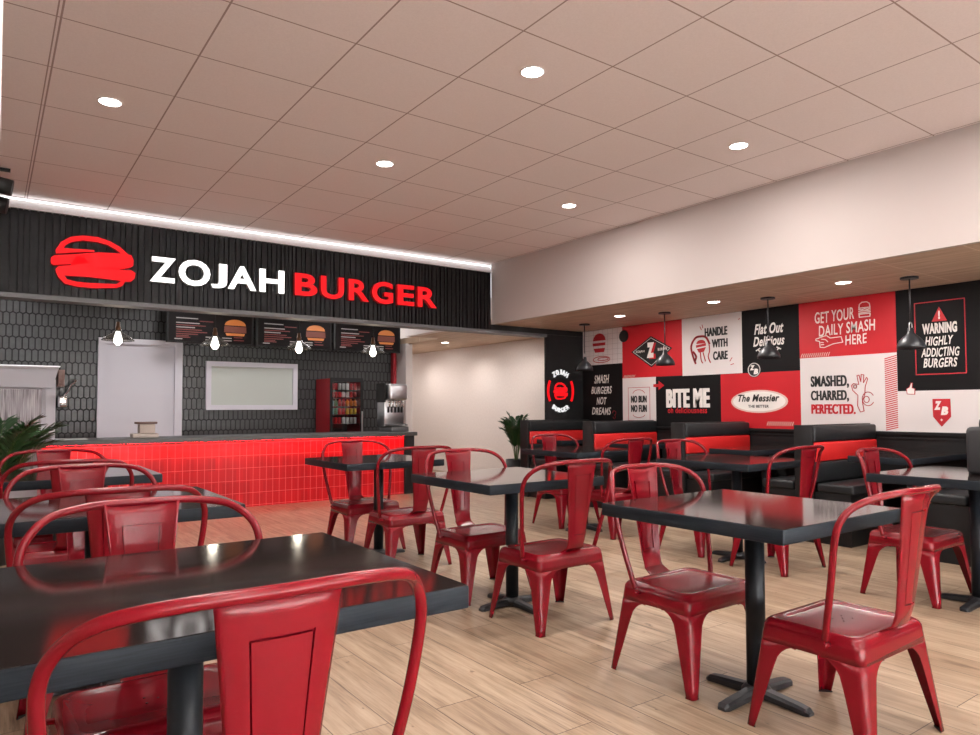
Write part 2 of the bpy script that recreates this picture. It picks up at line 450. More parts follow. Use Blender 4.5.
tp2 = [(0.464, 2.505), (0.47, 2.55), (0.52, 2.562), (0.621, 2.568), (0.754, 2.574), (0.759, 2.561), (0.621, 2.538), (0.528, 2.519)]
mid = [(0.424, 2.432), (0.428, 2.47), (0.45, 2.489), (0.621, 2.522), (0.793, 2.56), (1.012, 2.574), (1.058, 2.566), (1.076, 2.522), (1.074, 2.47), (1.049, 2.45), (0.874, 2.428), (0.776, 2.405), (0.914, 2.414), (1.06, 2.426), (1.094, 2.404), (1.086, 2.351), (1.056, 2.32), (1.015, 2.315), (0.875, 2.323), (0.701, 2.327), (0.531, 2.32), (0.499, 2.322), (0.466, 2.345), (0.461, 2.371), (0.484, 2.398), (0.576, 2.417), (0.737, 2.453), (0.623, 2.437), (0.447, 2.404), (0.431, 2.411)]
bot = [(0.465, 2.345), (0.531, 2.318), (0.55, 2.289), (0.625, 2.275), (0.72, 2.274), (0.936, 2.285), (0.975, 2.318), (1.013, 2.322), (0.986, 2.273), (0.946, 2.252), (0.769, 2.231), (0.626, 2.231), (0.532, 2.249), (0.486, 2.298)]
bm = bmesh.new()
for k, pl in enumerate((top, mid, bot, tp2)): poly(bm, pl, FS, 0, .045 + .001 * k, 1)
obj('burger_emblem', bm, ['signsidered', 'signred'], sign)

# ------------------------------------------------------------------ round sign on column
CS = lambda u, v, d: Vector((u, YF + .012 - d, v))
ns = thing('round_sign', 'small round lit sign with arched white words and a red burger on the black column', 'sign')
cx, cz = 6.378, 1.372
def arc_word(word, rad, a0, a1, flip, hh, ww, par, m):
    n = len(word)
    for i, ch in enumerate(word):
        a = math.radians(a0 + (a1 - a0) * (i + .5) / n)
        bm = text_bm(ch, -.008, .05)
        fit(bm, -ww / 2, ww / 2, -hh / 2, hh / 2, lambda u, v, d: Vector((u, v, d)), .012)
        for v in bm.verts:
            u, w = v.co.x, v.co.y
            if flip: rx, rz = -math.sin(a), math.cos(a)     # tangent
            else: rx, rz = math.sin(a), -math.cos(a)
            ox, oz = (math.cos(a), math.sin(a)) if not flip else (-math.cos(a), -math.sin(a))
            X = cx + rad * math.cos(a) * .86 + (u * rx + w * ox) * .9
            Z = cz + rad * math.sin(a) + u * rz + w * oz
            v.co = CS(X, Z, v.co.z + .012)
        obj('sign_letter', bm, m, par)
arc_word('ZOJAH', .262, 128, 52, False, .070, .046, ns, 'signwhite2')
arc_word('BURGER', .262, 230, 310, True, .060, .040, ns, 'signwhite2')
for s in (-1, 1):
    bm = bmesh.new()
    a = ell(cx, cz, .225, .262, 150, 210, 14) if s < 0 else ell(cx, cz, .225, .262, 30, -30, 14)
    stroke(bm, a, .028, CS, .006, .022)
    obj('sign_bracket', bm, 'signred', ns)
bm = bmesh.new()
for k, pl in enumerate((top, mid, bot, tp2)):
    poly(bm, [(cx + (u - .76) * .37, cz + (v - 2.465) * .50) for u, v in pl], CS, .004, .022 + .0005 * k)
obj('burger_emblem', bm, 'signred', ns)

# ------------------------------------------------------------------ wall graphics
WS = lambda u, v, d: Vector((XW - .004 - d, u, v))
def panel(y0, y1, z0, z1, m, label, cat='wall graphic'):
    o = thing('wall_graphic', label, cat, (0, 0, 0), 'printed panels of the wall graphic')
    bm = bmesh.new(); bx(bm, XW - .004, XW - .0005, y1, y0, z0, z1)
    obj('printed_sheet', bm, m, o); return o
def wtext(par, s, y0, y1, z0, z1, m, bold=.03, shear=0., jitter=0, rot=0., name='lettering', d=.0022, fat=0.):
    bm = text_bm(s, bold, .02, shear)
    fit(bm, y0, y1, z0, z1, lambda u, v, dd: Vector((u, v, dd)), .0012)
    cyy, czz = (y0 + y1) / 2, (z0 + z1) / 2
    r = random.Random(sum(map(ord, s)))
    for v in bm.verts:
        du, dv = v.co.x - cyy, v.co.y - czz
        if jitter:
            dv += math.sin(v.co.x * 37) * jitter
        v.co = WS(cyy + du, czz + dv + du * rot, v.co.z + .001)
    if fat:
        src = bm.verts[:] + bm.edges[:] + bm.faces[:]
        for q in (-fat, fat):
            g_ = bmesh.ops.duplicate(bm, geom=src)['geom']
            bmesh.ops.translate(bm, vec=(-abs(q) * .03 - (.0003 if q > 0 else 0), q, 0), verts=[e for e in g_ if isinstance(e, bmesh.types.BMVert)])
    return obj(name, bm, m, par)
def wstroke(par, segs, w, m, name, sm=0, closed=False, d1=.0022):
    bm = bmesh.new()
    for s in segs: stroke(bm, s, w, WS, .0004, d1, closed, sm)
    return obj(name, bm, m, par)
def wpoly(par, polys, m, name, d0=.0004, d1=.0018):
    bm = bmesh.new()
    for s in polys: poly(bm, s, WS, d0, d1)
    return obj(name, bm, m, par)
def burger_lines(cy, cz, w, h):
    s = -1
    T = lambda a, b: (cy - a * w / 2, cz + b * h / 2)
    return [[T(*q) for q in ((-.95, .25), (-.85, .75), (-.4, 1), (.4, 1), (.85, .75), (.95, .25), (-.95, .25))],
            [T(*q) for q in ((-1, .1), (-.5, .0), (0, .1), (.5, .0), (1, .1))],
            [T(*q) for q in ((-1, -.15), (1, -.15))], [T(*q) for q in ((-1, -.4), (1, -.35))],
            [T(*q) for q in ((-.95, -.55), (-.9, -.95), (.9, -.95), (.95, -.55), (-.95, -.55))]]

# sketch burger panel
g = panel(7.195, 6.443, 1.73, 2.208, 'mwhite', 'white gridded wall graphic with a red sketched burger, top left of the wall')
wstroke(g, [[(y, 1.73), (y, 2.208)] for y in (6.53, 6.62, 6.71, 6.80, 6.89, 6.98, 7.07, 7.16)] + [[(7.19, z), (6.45, z)] for z in (1.79, 1.86, 1.93, 2.0, 2.07, 2.14)], .004, 'mgrid', 'grid_lines', d1=.0008)
wpoly(g, [ell(6.87, 2.06, .12, .10, 0, 180, 16)], 'mdkred', 'burger_bun')
wpoly(g, [[(7.0, 2.03), (6.75, 2.03), (6.76, 1.99), (6.99, 1.99)], [(6.98, 1.955), (6.76, 1.955), (6.78, 1.90), (6.95, 1.90)]], 'mdkred', 'burger_layer')
wstroke(g, [ell(6.83, 1.80, .16, .042), ell(6.80, 1.805, .10, .02)], .010, 'mdkred', 'plate_outline', closed=True)
# smash burgers
g = panel(7.195, 6.443, .912, 1.73, 'mblack', 'black wall graphic with hand lettered white words beside the column')
for s, a, b, c, e in (('SMASH', 6.97, 6.69, 1.475, 1.59), ('BURGERS', 7.03, 6.64, 1.33, 1.43), ('NOT', 6.93, 6.74, 1.185, 1.285), ('DREAMS', 7.02, 6.66, 1.045, 1.145)):
    wtext(g, s, a, b, c, e, 'mcream', .012, .25, .003)
wstroke(g, [ell(6.60, 1.07, .03, .03, 0, 250), ell(6.60, 1.02, .02, .025, 90, 360)], .008, 'mdkred', 'red_squiggle')
# diamond
g = panel(6.443, 5.465, 1.527, 2.208, 'mred', 'red wall graphic with a black diamond badge and a white letter, behind a hanging lamp')
dm = [(6.285, 1.862), (5.95, 2.046), (5.612, 1.870), (5.945, 1.648)]
wpoly(g, [dm], 'mink', 'diamond_badge')
wstroke(g, [[(6.25, 1.862), (5.95, 2.022), (5.65, 1.868), (5.945, 1.672)]], .005, 'mcream', 'badge_outline', closed=True)
wtext(g, 'Z', 5.985, 5.865, 1.755, 1.955, 'mred', .09, 0, d=.003)
o = wtext(g, 'Z', 6.02, 5.90, 1.77, 1.965, 'mcream', .09)
for v in o.data.vertices: v.co.x -= .0018
wtext(g, 'ZOJAH', 6.21, 6.06, 1.84, 1.875, 'mcream', .02)
wtext(g, 'BURGER', 5.84, 5.69, 1.85, 1.885, 'mcream', .02)
wstroke(g, [[(6.42 - k * .022, 1.535), (6.40 - k * .022, 1.565)] for k in range(9)], .006, 'mskin', 'hatch_marks')
bd = thing('round_badge', 'small round black badge on the wall between white and red graphics', 'badge')
wpoly(bd, [ell(6.41, 2.082, .078, .078)], 'mink', 'badge_disc', .001, .012)
wstroke(bd, [ell(6.41, 2.082, .05, .05)], .006, 'mink', 'badge_ring', closed=True, d1=.0135)
# no bun no fun
g = panel(6.443, 5.88, .912, 1.527, 'mwhite', 'white wall graphic framed with bold black words in a burger outline')
wstroke(g, [[(6.345, 1.40), (5.98, 1.40), (5.98, .975), (6.345, .975)]], .006, 'mdkred', 'thin_frame', closed=True)
wtext(g, 'NO BUN', 6.295, 6.035, 1.205, 1.295, 'mink', .025, fat=0.0035)
wtext(g, 'NO FUN', 6.295, 6.035, 1.085, 1.175, 'mink', .025, fat=0.0035)
wstroke(g, [ell(6.165, 1.315, .10, .055, 10, 170)], .007, 'mdkred', 'bun_outline')
wstroke(g, [ell(6.165, 1.055, .10, .04, 190, 350)], .007, 'mdkred', 'bun_outline')
# bite me
g = panel(5.88, 4.927, .912, 1.517, 'mblack', 'black wall graphic with large white words above red script')
wtext(g, 'BITE ME', 5.71, 5.085, 1.14, 1.365, 'mcream', .03, fat=0.008)
o = wtext(g, 'oh deliciousness', 5.695, 5.118, 1.072, 1.142, 'mred', .02)
for v in o.data.vertices: v.co.x -= .0012
wpoly(g, [[(5.92, 1.435), (5.835, 1.435), (5.835, 1.475), (5.745, 1.415), (5.835, 1.36), (5.835, 1.398), (5.92, 1.398)]], 'mred', 'red_arrow')
wpoly(g, [[(4.99, .935), (4.96, .965), (4.93, .955), (4.93, .925)]], 'mcream', 'white_hand_mark')
# handle with care
g = panel(5.465, 4.64, 1.52, 2.208, 'mwhite', 'white wall graphic with red hands holding a burger and black words')
wtext(g, 'HANDLE', 5.132, 4.83, 1.965, 2.065, 'mink', .025, fat=0.0035)
wtext(g, 'WITH', 5.035, 4.828, 1.83, 1.925, 'mink', .025, fat=0.0035)
wtext(g, 'CARE', 5.02, 4.83, 1.685, 1.785, 'mink', .025, fat=0.0035)
wstroke(g, [[(5.27, 1.66), (5.31, 1.76), (5.33, 1.87), (5.27, 1.96), (5.20, 1.975), (5.12, 1.96), (5.07, 1.88)], [(5.30, 1.80), (5.26, 1.74), (5.28, 1.69)]], .026, 'mdkred', 'hand_outline', sm=4)
wstroke(g, [[(5.20, 1.79), (5.19, 1.70), (5.17, 1.66)], [(5.08, 1.90), (5.07, 1.80), (5.09, 1.73), (5.06, 1.66)], [(5.16, 1.78), (5.13, 1.68)]], .014, 'mdkred', 'finger_line', sm=4)
wpoly(g, [ell(5.19, 1.89, .065, .045, 0, 180, 12), [(5.26, 1.875), (5.12, 1.89), (5.12, 1.86), (5.26, 1.845)], [(5.25, 1.83), (5.12, 1.845), (5.15, 1.79), (5.22, 1.785)]], 'mdkred', 'red_burger')
wstroke(g, [[(5.20, 2.09), (5.18, 2.05)], [(5.17, 2.11), (5.16, 2.07)], [(4.80, 1.66), (4.77, 1.70)], [(4.79, 1.62), (4.75, 1.63)], [(4.665, 2.13), (4.68, 2.12)]], .008, 'mdkred', 'motion_marks')
# flat out delizious
g = panel(4.64, 3.965, 1.517, 2.208, 'mblack', 'black wall graphic with slanted white script words behind a hanging lamp')
wtext(g, 'Flat Out', 4.485, 4.14, 1.93, 2.045, 'mcream', .025, .3)
wtext(g, 'Delizious', 4.50, 4.13, 1.80, 1.905, 'mcream', .025, .3)
for c, s in ((4.42, 1), (4.22, -1)):
    wstroke(g, [[(c + .02 * s, 1.765), (c - .02 * s, 1.715)], [(c + .045 * s, 1.755), (c - .0 * s, 1.778)], [(c + .0 * s, 1.705), (c - .045 * s, 1.728)]], .012, 'mcream', 'spatula_mark')
# messier
g = panel(4.927, 3.963, .912, 1.517, 'mred', 'red wall graphic with black script in a white oval')
wpoly(g, [ell(4.448, 1.203, .345, .125)], 'mskin', 'oval_border', .0004, .0012)
wpoly(g, [ell(4.448, 1.203, .318, .108)], 'mcream', 'white_oval')
o = wtext(g, 'The Messier', 4.70, 4.20, 1.20, 1.28, 'mink', .03, .3)
for v in o.data.vertices: v.co.x -= .0014
o = wtext(g, 'THE BETTER', 4.575, 4.325, 1.135, 1.165, 'mink', .02)
for v in o.data.vertices: v.co.x -= .0014
wstroke(g, [[(4.35 - k * .024, .945), (4.335 - k * .024, .985)] for k in range(13)], .008, 'mskin', 'hatch_marks')
zb = thing('round_badge', 'round black badge with two white letters between black and red graphics', 'badge')
wpoly(zb, [ell(4.494, 1.549, .082, .082)], 'mink', 'badge_disc', .001, .0035)
wstroke(zb, [ell(4.494, 1.549, .072, .072)], .008, 'mcream', 'badge_ring', closed=True, d1=.0045)
for s, a, b, c, e in (('Z', 4.545, 4.485, 1.545, 1.60), ('B', 4.50, 4.445, 1.50, 1.56)):
    o = wtext(zb, s, a, b, c, e, 'mcream', .07, .2)
    for v in o.data.vertices: v.co.x -= .003
# get your daily smash
g = panel(3.965, 3.018, 1.64, 2.208, 'mred', 'red wall graphic with hand lettered words, a pointing hand and a small burger')
wtext(g, 'GET YOUR', 3.795, 3.40, 1.985, 2.10, 'mcream', .012, .05, .003, -.03)
wtext(g, 'DAILY SMASH', 3.755, 3.205, 1.855, 1.965, 'mcream', .012, .05, .003, -.03)
wtext(g, 'HERE', 3.49, 3.285, 1.745, 1.84, 'mcream', .012, .05, .003, -.03)
wstroke(g, burger_lines(3.30, 2.07, .11, .145), .009, 'mcream', 'burger_outline')
wstroke(g, [[(3.79, 1.825), (3.72, 1.845), (3.68, 1.855), (3.64, 1.825), (3.53, 1.83), (3.515, 1.775), (3.61, 1.765), (3.70, 1.735), (3.745, 1.74), (3.75, 1.80), (3.79, 1.812)], [(3.74, 1.79), (3.71, 1.785)], [(3.735, 1.765), (3.705, 1.765)], [(3.73, 1.82), (3.69, 1.815), (3.665, 1.79)]], .008, 'mcream', 'pointing_hand')
wstroke(g, [[(3.95 - k * .022, 1.648), (3.935 - k * .022, 1.685)] for k in range(14)], .007, 'mskin', 'hatch_marks')
# smashed charred perfected
g = panel(3.963, 3.13, .912, 1.64, 'mwhite', 'white wall graphic with black and red condensed words and a hand sign')
wtext(g, 'SMASHED,', 3.848, 3.467, 1.325, 1.452, 'mink', .018, fat=0.0035)
wtext(g, 'CHARRED,', 3.849, 3.470, 1.19, 1.305, 'mink', .018, fat=0.0035)
wtext(g, 'PERFECTED.', 3.847, 3.408, 1.07, 1.168, 'mred', .018, fat=0.004)
hand = [(3.36, 1.09), (3.385, 1.15), (3.38, 1.25), (3.43, 1.30), (3.44, 1.345), (3.42, 1.365), (3.37, 1.355), (3.385, 1.44), (3.365, 1.445), (3.35, 1.38), (3.345, 1.45), (3.32, 1.445), (3.325, 1.37), (3.295, 1.42), (3.285, 1.405), (3.31, 1.33), (3.315, 1.26), (3.34, 1.19), (3.325, 1.10)]
wstroke(g, [hand], .007, 'mdkred', 'hand_outline', closed=True)
wstroke(g, [ell(3.285, 1.215, .055, .065, -150, 150), ell(3.30, 1.21, .025, .03), ell(3.405, 1.335, .015, .016)], .007, 'mdkred', 'curled_arm')
# stripe
g = panel(3.13, 3.018, .912, 1.64, 'mwhite', 'narrow white wall graphic strip with red diagonal stripes')
bm = bmesh.new()
for k in range(35):
    z = .918 + k * .0195
    poly(bm, [(3.128, z + .009), (3.02, z + .037), (3.02, z + .028), (3.128, z)], WS, .0004, .0015)
obj('stripes', bm, 'mred', g)
# warning
g = panel(3.018, .6, 1.282, 2.208, 'mblack', 'large black wall graphic with a red warning triangle and white words')
wstroke(g, [[(2.856, 2.07), (2.458, 2.07), (2.458, 1.427), (2.856, 1.427)]], .008, 'mdkred', 'thin_frame', closed=True)
wpoly(g, [[(2.718, 1.892), (2.596, 1.892), (2.657, 2.02)]], 'mred', 'warning_triangle')
o = wtext(g, '!', 2.664, 2.650, 1.91, 1.985, 'mcream', .05)
for v in o.data.vertices: v.co.x -= .0014
wtext(g, 'WARNING', 2.797, 2.52, 1.785, 1.88, 'mcream', .05)
wtext(g, 'HIGHLY', 2.776, 2.551, 1.68, 1.76, 'mcream', .02, .25, .003)
wtext(g, 'ADDICTING', 2.81, 2.505, 1.58, 1.66, 'mcream', .02, .25, .003)
wtext(g, 'BURGERS', 2.795, 2.524, 1.485, 1.567, 'mcream', .02, .25, .003)
g = panel(3.018, .6, .912, 1.282, 'mwhite', 'white wall graphic below the warning with a red pennant badge')
pn = [(2.729, 1.207), (2.587, 1.207), (2.585, 1.05), (2.66, .962), (2.727, 1.05)]
wpoly(g, [pn], 'mdkred', 'pennant_badge')
for s, a, b, c, e in (('Z', 2.716, 2.658, 1.110, 1.188), ('B', 2.664, 2.606, 1.065, 1.14)):
    o = wtext(g, s, a, b, c, e, 'mcream', .07, .2)
    for v in o.data.vertices: v.co.x -= .0014
wpoly(g, [[(2.66 + .012 * math.sin(k * PI / 4) * (1 if k % 2 == 0 else .5), 1.022 + .012 * math.cos(k * PI / 4) * (1 if k % 2 == 0 else .5)) for k in range(8)]], 'mcream', 'small_star', .001, .0035)
th = [(2.935, 1.255), (2.94, 1.30), (2.915, 1.315), (2.90, 1.355), (2.888, 1.352), (2.893, 1.31), (2.87, 1.30), (2.872, 1.25)]
wpoly(g, [th], 'mcream', 'thumb_up', .003, .005); wstroke(g, [th], .005, 'mdkred', 'thumb_outline', closed=True, d1=.006)

# ------------------------------------------------------------------ kitchen
# door and window
d = thing('door_1', 'white kitchen door in a white frame on the tiled wall', 'door'); d['kind'] = 'structure'
bm = bmesh.new()
bx(bm, 1.172, 1.26, 10.44, 10.499, 0, 2.09); bx(bm, 2.11, 2.206, 10.42, 10.499, 0, 2.09); bx(bm, 1.172, 2.206, 10.43, 10.499, 2.02, 2.09)
obj('door_frame', bm, 'door', d)
obj('door_panel', B(1.26, 2.11, 10.475, 10.499, 0, 2.02), 'door', d)
d = thing('window_2', 'pale frosted window in a white frame on the tiled kitchen wall', 'window'); d['kind'] = 'structure'
bm = bmesh.new()
x0, x1, z0, z1 = 2.53, 3.87, 1.13, 1.83
for q in ((x0, x1, z1 - .07, z1), (x0, x1, z0, z0 + .07), (x0, x0 + .07, z0 + .07, z1 - .07), (x1 - .07, x1, z0 + .07, z1 - .07)):
    bx(bm, q[0], q[1], 10.44, 10.499, q[2], q[3])
obj('window_frame', bm, 'door', d)
obj('window_pane', B(x0 + .07, x1 - .07, 10.47, 10.499, z0 + .07, z1 - .07), 'frost', d)
obj('red_strip', B(5.50, 5.558, 10.40, 10.49, 0, 2.08), 'fridgered')
tag(bpy.data.objects['red_strip'], 'narrow dark red strip on the kitchen wall beside the partition', 'wall strip')

# service counter
c = thing('service_counter', 'long service counter clad in glossy red tiles with a dark grey top', 'counter')
bm = bmesh.new()
bx(bm, .45, 4.54, 8.285, 8.90, 0, .774)
obj('tiled_front', bm, 'redtile', c)
obj('end_panel', B(4.542, 4.69, 8.27, 8.93, 0, .774), 'darkwood', c)
obj('counter_top', rbox(.40, 4.71, 8.215, 8.95, .776, .825, .006), 'countertop', c)
obj('front_lip', B(.44, 4.54, 8.218, 8.226, .757, .775), 'darkwood', c)
obj('light_strip', B(.46, 4.53, 8.232, 8.256, .762, .774), 'redled', c)

# menu boards
def board(x0, label):
    b = thing('menu_board', label, 'menu board', (x0, 10.1, 2.045), 'menu boards above the kitchen')
    w = 1.16
    obj('housing', rbox(0, w, 0, .05, 0, .52, .006, 2), 'dark', b)
    S = lambda u, v, d: Vector((u, -.002 - d, v))
    bm = bmesh.new(); poly(bm, [(.03, .02), (w - .03, .02), (w - .03, .50), (.03, .50)], S, 0, .003)
    obj('screen', bm, 'screen', b)
    for z, a, e in ((.265, .12, .42), (.205, .12, .36), (.045, .10, .20), (.085, .50, .60), (.085, .72, .85), (.05, .50, .60), (.05, .72, .85), (.33, .12, .40)):
        bm = bmesh.new(); poly(bm, [(a, z), (e, z), (e, z + .013), (a, z + .013)], S, .003, .005)
        obj('menu_line', bm, 'menutext', b)
    for z, a, e in ((.235, .12, .50), (.175, .12, .45), (.145, .12, .52), (.115, .12, .40), (.07, .12, .30), (.30, .42, .60), (.09, .12, .28), (.06, .88, 1.02), (.10, .88, 1.0)):
        bm = bmesh.new(); poly(bm, [(a, z), (e, z), (e, z + .012), (a, z + .012)], S, .003, .005)
        obj('menu_line', bm, 'menured', b)
    bm = bmesh.new()
    poly(bm, ell(.90, .275, .145, .085, 0, 180, 16), S, .003, .006); poly(bm, [(.765, .165), (1.035, .165), (1.02, .13), (.78, .13)], S, .003, .006)
    obj('burger_picture', bm, 'bun', b)
    bm = bmesh.new(); poly(bm, [(.75, .262), (1.05, .262), (1.055, .175), (.745, .175)], S, .003, .0055)
    obj('burger_filling', bm, 'patty', b)
    return b
b0 = board(1.93, 'dark menu board beside the kitchen door, leftmost of the row')
dup(b0, (3.12, 10.1, 2.045), 0, 'dark menu board above the pale window, middle of the row')
dup(b0, (4.31, 10.1, 2.045), 0, 'dark menu board above the drinks fridge, rightmost of the row')
for x in (2.2, 2.8, 3.4, 4.0, 4.6, 5.2):
    pass

# drinks fridge
fr = thing('drinks_fridge', 'red drinks fridge with a glass door beside the kitchen window', 'fridge', (4.18, 9.93, 0))
W_, D_, H_ = .53, .54, 1.60
bm = bmesh.new()
bx(bm, 0, .02, 0, D_, 0, H_); bx(bm, W_ - .02, W_, 0, D_, 0, H_); bx(bm, .02, W_ - .02, D_ - .02, D_, 0, H_)
bx(bm, .02, W_ - .02, .0, D_ - .02, H_ - .02, H_); bx(bm, .02, W_ - .02, 0, D_ - .02, 0, .12)
obj('cabinet', bm, 'fridgered', fr)
bm = bmesh.new()
bx(bm, .021, W_ - .021, D_ - .03, D_ - .021, .12, H_ - .021)
obj('liner', bm, 'cabin', fr)
shz = [.91, 1.055, 1.18, 1.315, 1.43]
for zz in [.45, .70] + shz:
    obj('shelf', B(.022, W_ - .022, .05, D_ - .035, zz - .012, zz), 'cabin', fr)
bm = bmesh.new()
bx(bm, 0, .035, -.03, -.002, .1, H_ + .01); bx(bm, W_ - .035, W_, -.03, -.002, .1, H_ + .01)
bx(bm, .035, W_ - .035, -.03, -.002, H_ - .05, H_ + .01); bx(bm, .035, W_ - .035, -.03, -.002, .1, .16)
dr = obj('door', bm, 'dark', fr)
obj('door_handle', B(W_ - .03, W_ - .012, -.055, -.031, .7, 1.1), 'steel', dr)
obj('door_glass', B(.036, W_ - .036, -.02, -.014, .161, H_ - .051), 'glass', dr)
lt = obj('interior_light', B(.05, W_ - .05, .03, .045, H_ - .045, H_ - .03), 'led', fr)
rows = [(.91, ['cr', 'cr', 'cr', 'cw', 'cw', 'cw', 'cw'], .10, .025), (1.055, ['ct', 'cg', 'cr', 'cr', 'cy', 'cy', 'cy'], .095, .026),
        (1.18, ['ct', 'cg', 'cr', 'cr', 'co', 'co', 'co'],   .108, .027), (1.315, ['cr', 'cr', 'cr', 'cw', 'cw', 'cr', 'cr'], .085, .025), (1.43, ['cr', 'cr', 'cw', 'cw', 'cw', 'cr', 'cr'], .10, .025)]
nm = {'cr': 'red', 'cw': 'silver', 'cg': 'green', 'co': 'orange', 'cy': 'yellow', 'ct': 'teal'}
shn = {.91: 'lowest stocked', 1.055: 'second lowest', 1.18: 'middle', 1.315: 'second highest', 1.43: 'top'}
pos = ['leftmost', 'second from left', 'third from left', 'middle', 'third from right', 'second from right', 'rightmost']
protos = {}
for zz, cs, hh, rr in rows:
    for i, k in enumerate(cs):
        xx = 4.18 + .075 + i * .063
        key = (k, hh)
        bottle = hh > .10
        if key not in protos:
            bm = bmesh.new()
            if bottle: lathe(bm, (0, 0), [(0, 0), (rr, 0), (rr, hh * .7), (rr * .4, hh * .85), (rr * .4, hh), (0, hh)], 12)
            else: lathe(bm, (0, 0), [(0, 0), (rr * .85, 0), (rr, .006), (rr, hh - .008), (rr * .8, hh), (0, hh)], 12)
            o = obj('drink_bottle' if bottle else 'drink_can', bm, k); protos[key] = o
        else:
            o = protos[key].copy(); C.objects.link(o)
        o.location = (xx, 10.03, zz + .0005)
        tag(o, '%s drink %s, %s on the %s shelf of the fridge' % (nm[k], 'bottle' if bottle else 'can', pos[i], shn[zz]), 'bottle' if bottle else 'can', 'drinks in the fridge')

# soda machine on the counter end
s = thing('soda_machine', 'stainless drink dispenser with nozzles on the right end of the service counter', 'drink dispenser', (4.42, 8.40, .826))
obj('base', rbox(.0, .26, 0, .36, 0, .07, .006, 2), 'trim', s)
obj('back_body', rbox(-.04, .26, .14, .36, .07, .43, .006, 2), 'steel', s)
bm = bmesh.new(); tube(bm, [(.02, .14, .55), (.26, .14, .55)], .115, 24)
obj('top_housing', rbox(-.02, .26, .02, .36, .43, .65, .03, 4), 'steel', s)
bm.free()
obj('side_post', B(-.06, -.04, .10, .34, .40, .66), 'dark', s)
obj('drip_tray', rbox(-.03, .25, .01, .139, .08, .10, .004, 2), 'trim', s)
for i in range(5):
    bm = bmesh.new(); cyl(bm, (.01 + i * .052, .09), .012, .33, .43, 12); cyl(bm, (.01 + i * .052, .09), .018, .39, .43, 12)
    obj('nozzle', bm, 'chrome', s)
    obj('lever', B(.004 + i * .052, .016 + i * .052, .105, .135, .26, .34), 'dark', s)

# small terminal
s = thing('payment_terminal', 'small cream receipt printer with stacked paper on the counter in front of the door', 'printer', (1.40, 8.50, .826))
obj('base', rbox(-.10, .16, 0, .2, 0, .045, .006, 2), 'paper', s)
obj('body', rbox(-.03, .13, .03, .17, .046, .15, .01, 2), 'paper', s)
obj('lid', rbox(-.06, .15, .02, .18, .151, .175, .005, 2), 'brown', s)
s = tag(obj('serving_tray', rbox(.55, .86, 8.35, 8.62, .826, .838, .005, 2), 'steel'), 'thin shiny tray lying on the left end of the service counter', 'tray')

# white display cabinet at left
s = thing('warming_cabinet', 'large white metal cabinet with a streaked curtain front at far left of the kitchen', 'cabinet', (0, 9.8, 0))
bm = bmesh.new()
bx(bm, -.9, .66, .0, .6, 0, 1.50)
obj('body', bm, 'door', s)
bm = bmesh.new()
a = [(-.9, -.12, 1.40), (.62, -.12, 1.40), (.62, .6, 1.40), (-.9, .6, 1.40)]; b = [(-.9, -.16, 1.64), (.68, -.16, 1.64), (.68, .6, 1.64), (-.9, .6, 1.64)]
va = [bm.verts.new(q) for q in a]; vb = [bm.verts.new(q) for q in b]
for i in range(4): bm.faces.new((va[i], va[(i + 1) % 4], vb[(i + 1) % 4], vb[i]))
bm.faces.new(va[::-1]); bm.faces.new(vb)
obj('hood', bm, 'door', s)
obj('hood_rim', B(-.9, .69, -.175, .6, 1.642, 1.655), 'steel', s)
obj('side_plate', B(.681, .75, .0, .5, 1.42, 1.62), 'brown', s)
obj('curtain', B(-.8, .52, -.012, -.002, .3, 1.38), 'foil', s)
obj('corner_post', B(.56, .66, -.02, -.001, 0, 1.39), 'door', s)
s = thing('wall_tap', 'small chrome lever tap between the white cabinet and the kitchen door', 'tap', (0.78, 10.36, 0))
obj('valve_body', rbox(-.06, .05, 0, .135, 1.17, 1.32, .02, 3), 'chrome', s)
bm = bmesh.new(); tube(bm, [(.0, .05, 1.31), (.05, .03, 1.37), (.08, .02, 1.45), (.13, .0, 1.50)], .012, 8, smooth_path=4)
bmesh.ops.create_icosphere(bm, subdivisions=2, radius=.022, matrix=Matrix.Translation((.13, 0, 1.51)))
obj('lever', bm, 'chrome', s)

# counter pendants
def kpend(x, label):
    p = thing('pendant_lamp', label, 'pendant lamp', (x, 8.0, 1.79), 'bare bulb pendants over the service counter')
    bm = bmesh.new(); cyl(bm, (0, 0), .004, .22, .90, 8); cyl(bm, (0, 0), .05, .885, .909, 16)
    obj('cord', bm, 'dark', p)
    bm = bmesh.new(); lathe(bm, (0, 0), [(0, .25), (.018, .245), (.022, .20), (.026, .195), (.026, .15), (.0, .149)], 16)
    obj('socket', bm, 'bronze', p)
    bm = bmesh.new(); lathe(bm, (0, 0), [(.028, .165), (.055, .13), (.13, .085), (.155, .055), (.152, .053), (.125, .080), (.052, .125), (.027, .158)], 28)
    obj('shade', bm, 'smoke', p)
    bm = bmesh.new(); lathe(bm, (0, 0), [(0, .152), (.020, .150), (.026, .13), (.042, .07), (.038, .04), (.018, .012), (0, .005)], 20)
    obj('bulb', bm, 'bulb', p)
    return p
k0 = kpend(1.072, 'bulb pendant with dark glass shade in front of the kitchen door')
k1 = dup(k0, (2.025, 8.0, 1.79), 0, 'bulb pendant in front of the leftmost menu board, second from left')
k2 = dup(k0, (2.979, 8.0, 1.79), 0, 'bulb pendant in front of the middle menu board')
k3 = dup(k0, (3.941, 8.0, 1.79), 0, 'bulb pendant in front of the rightmost menu board, above the fridge')

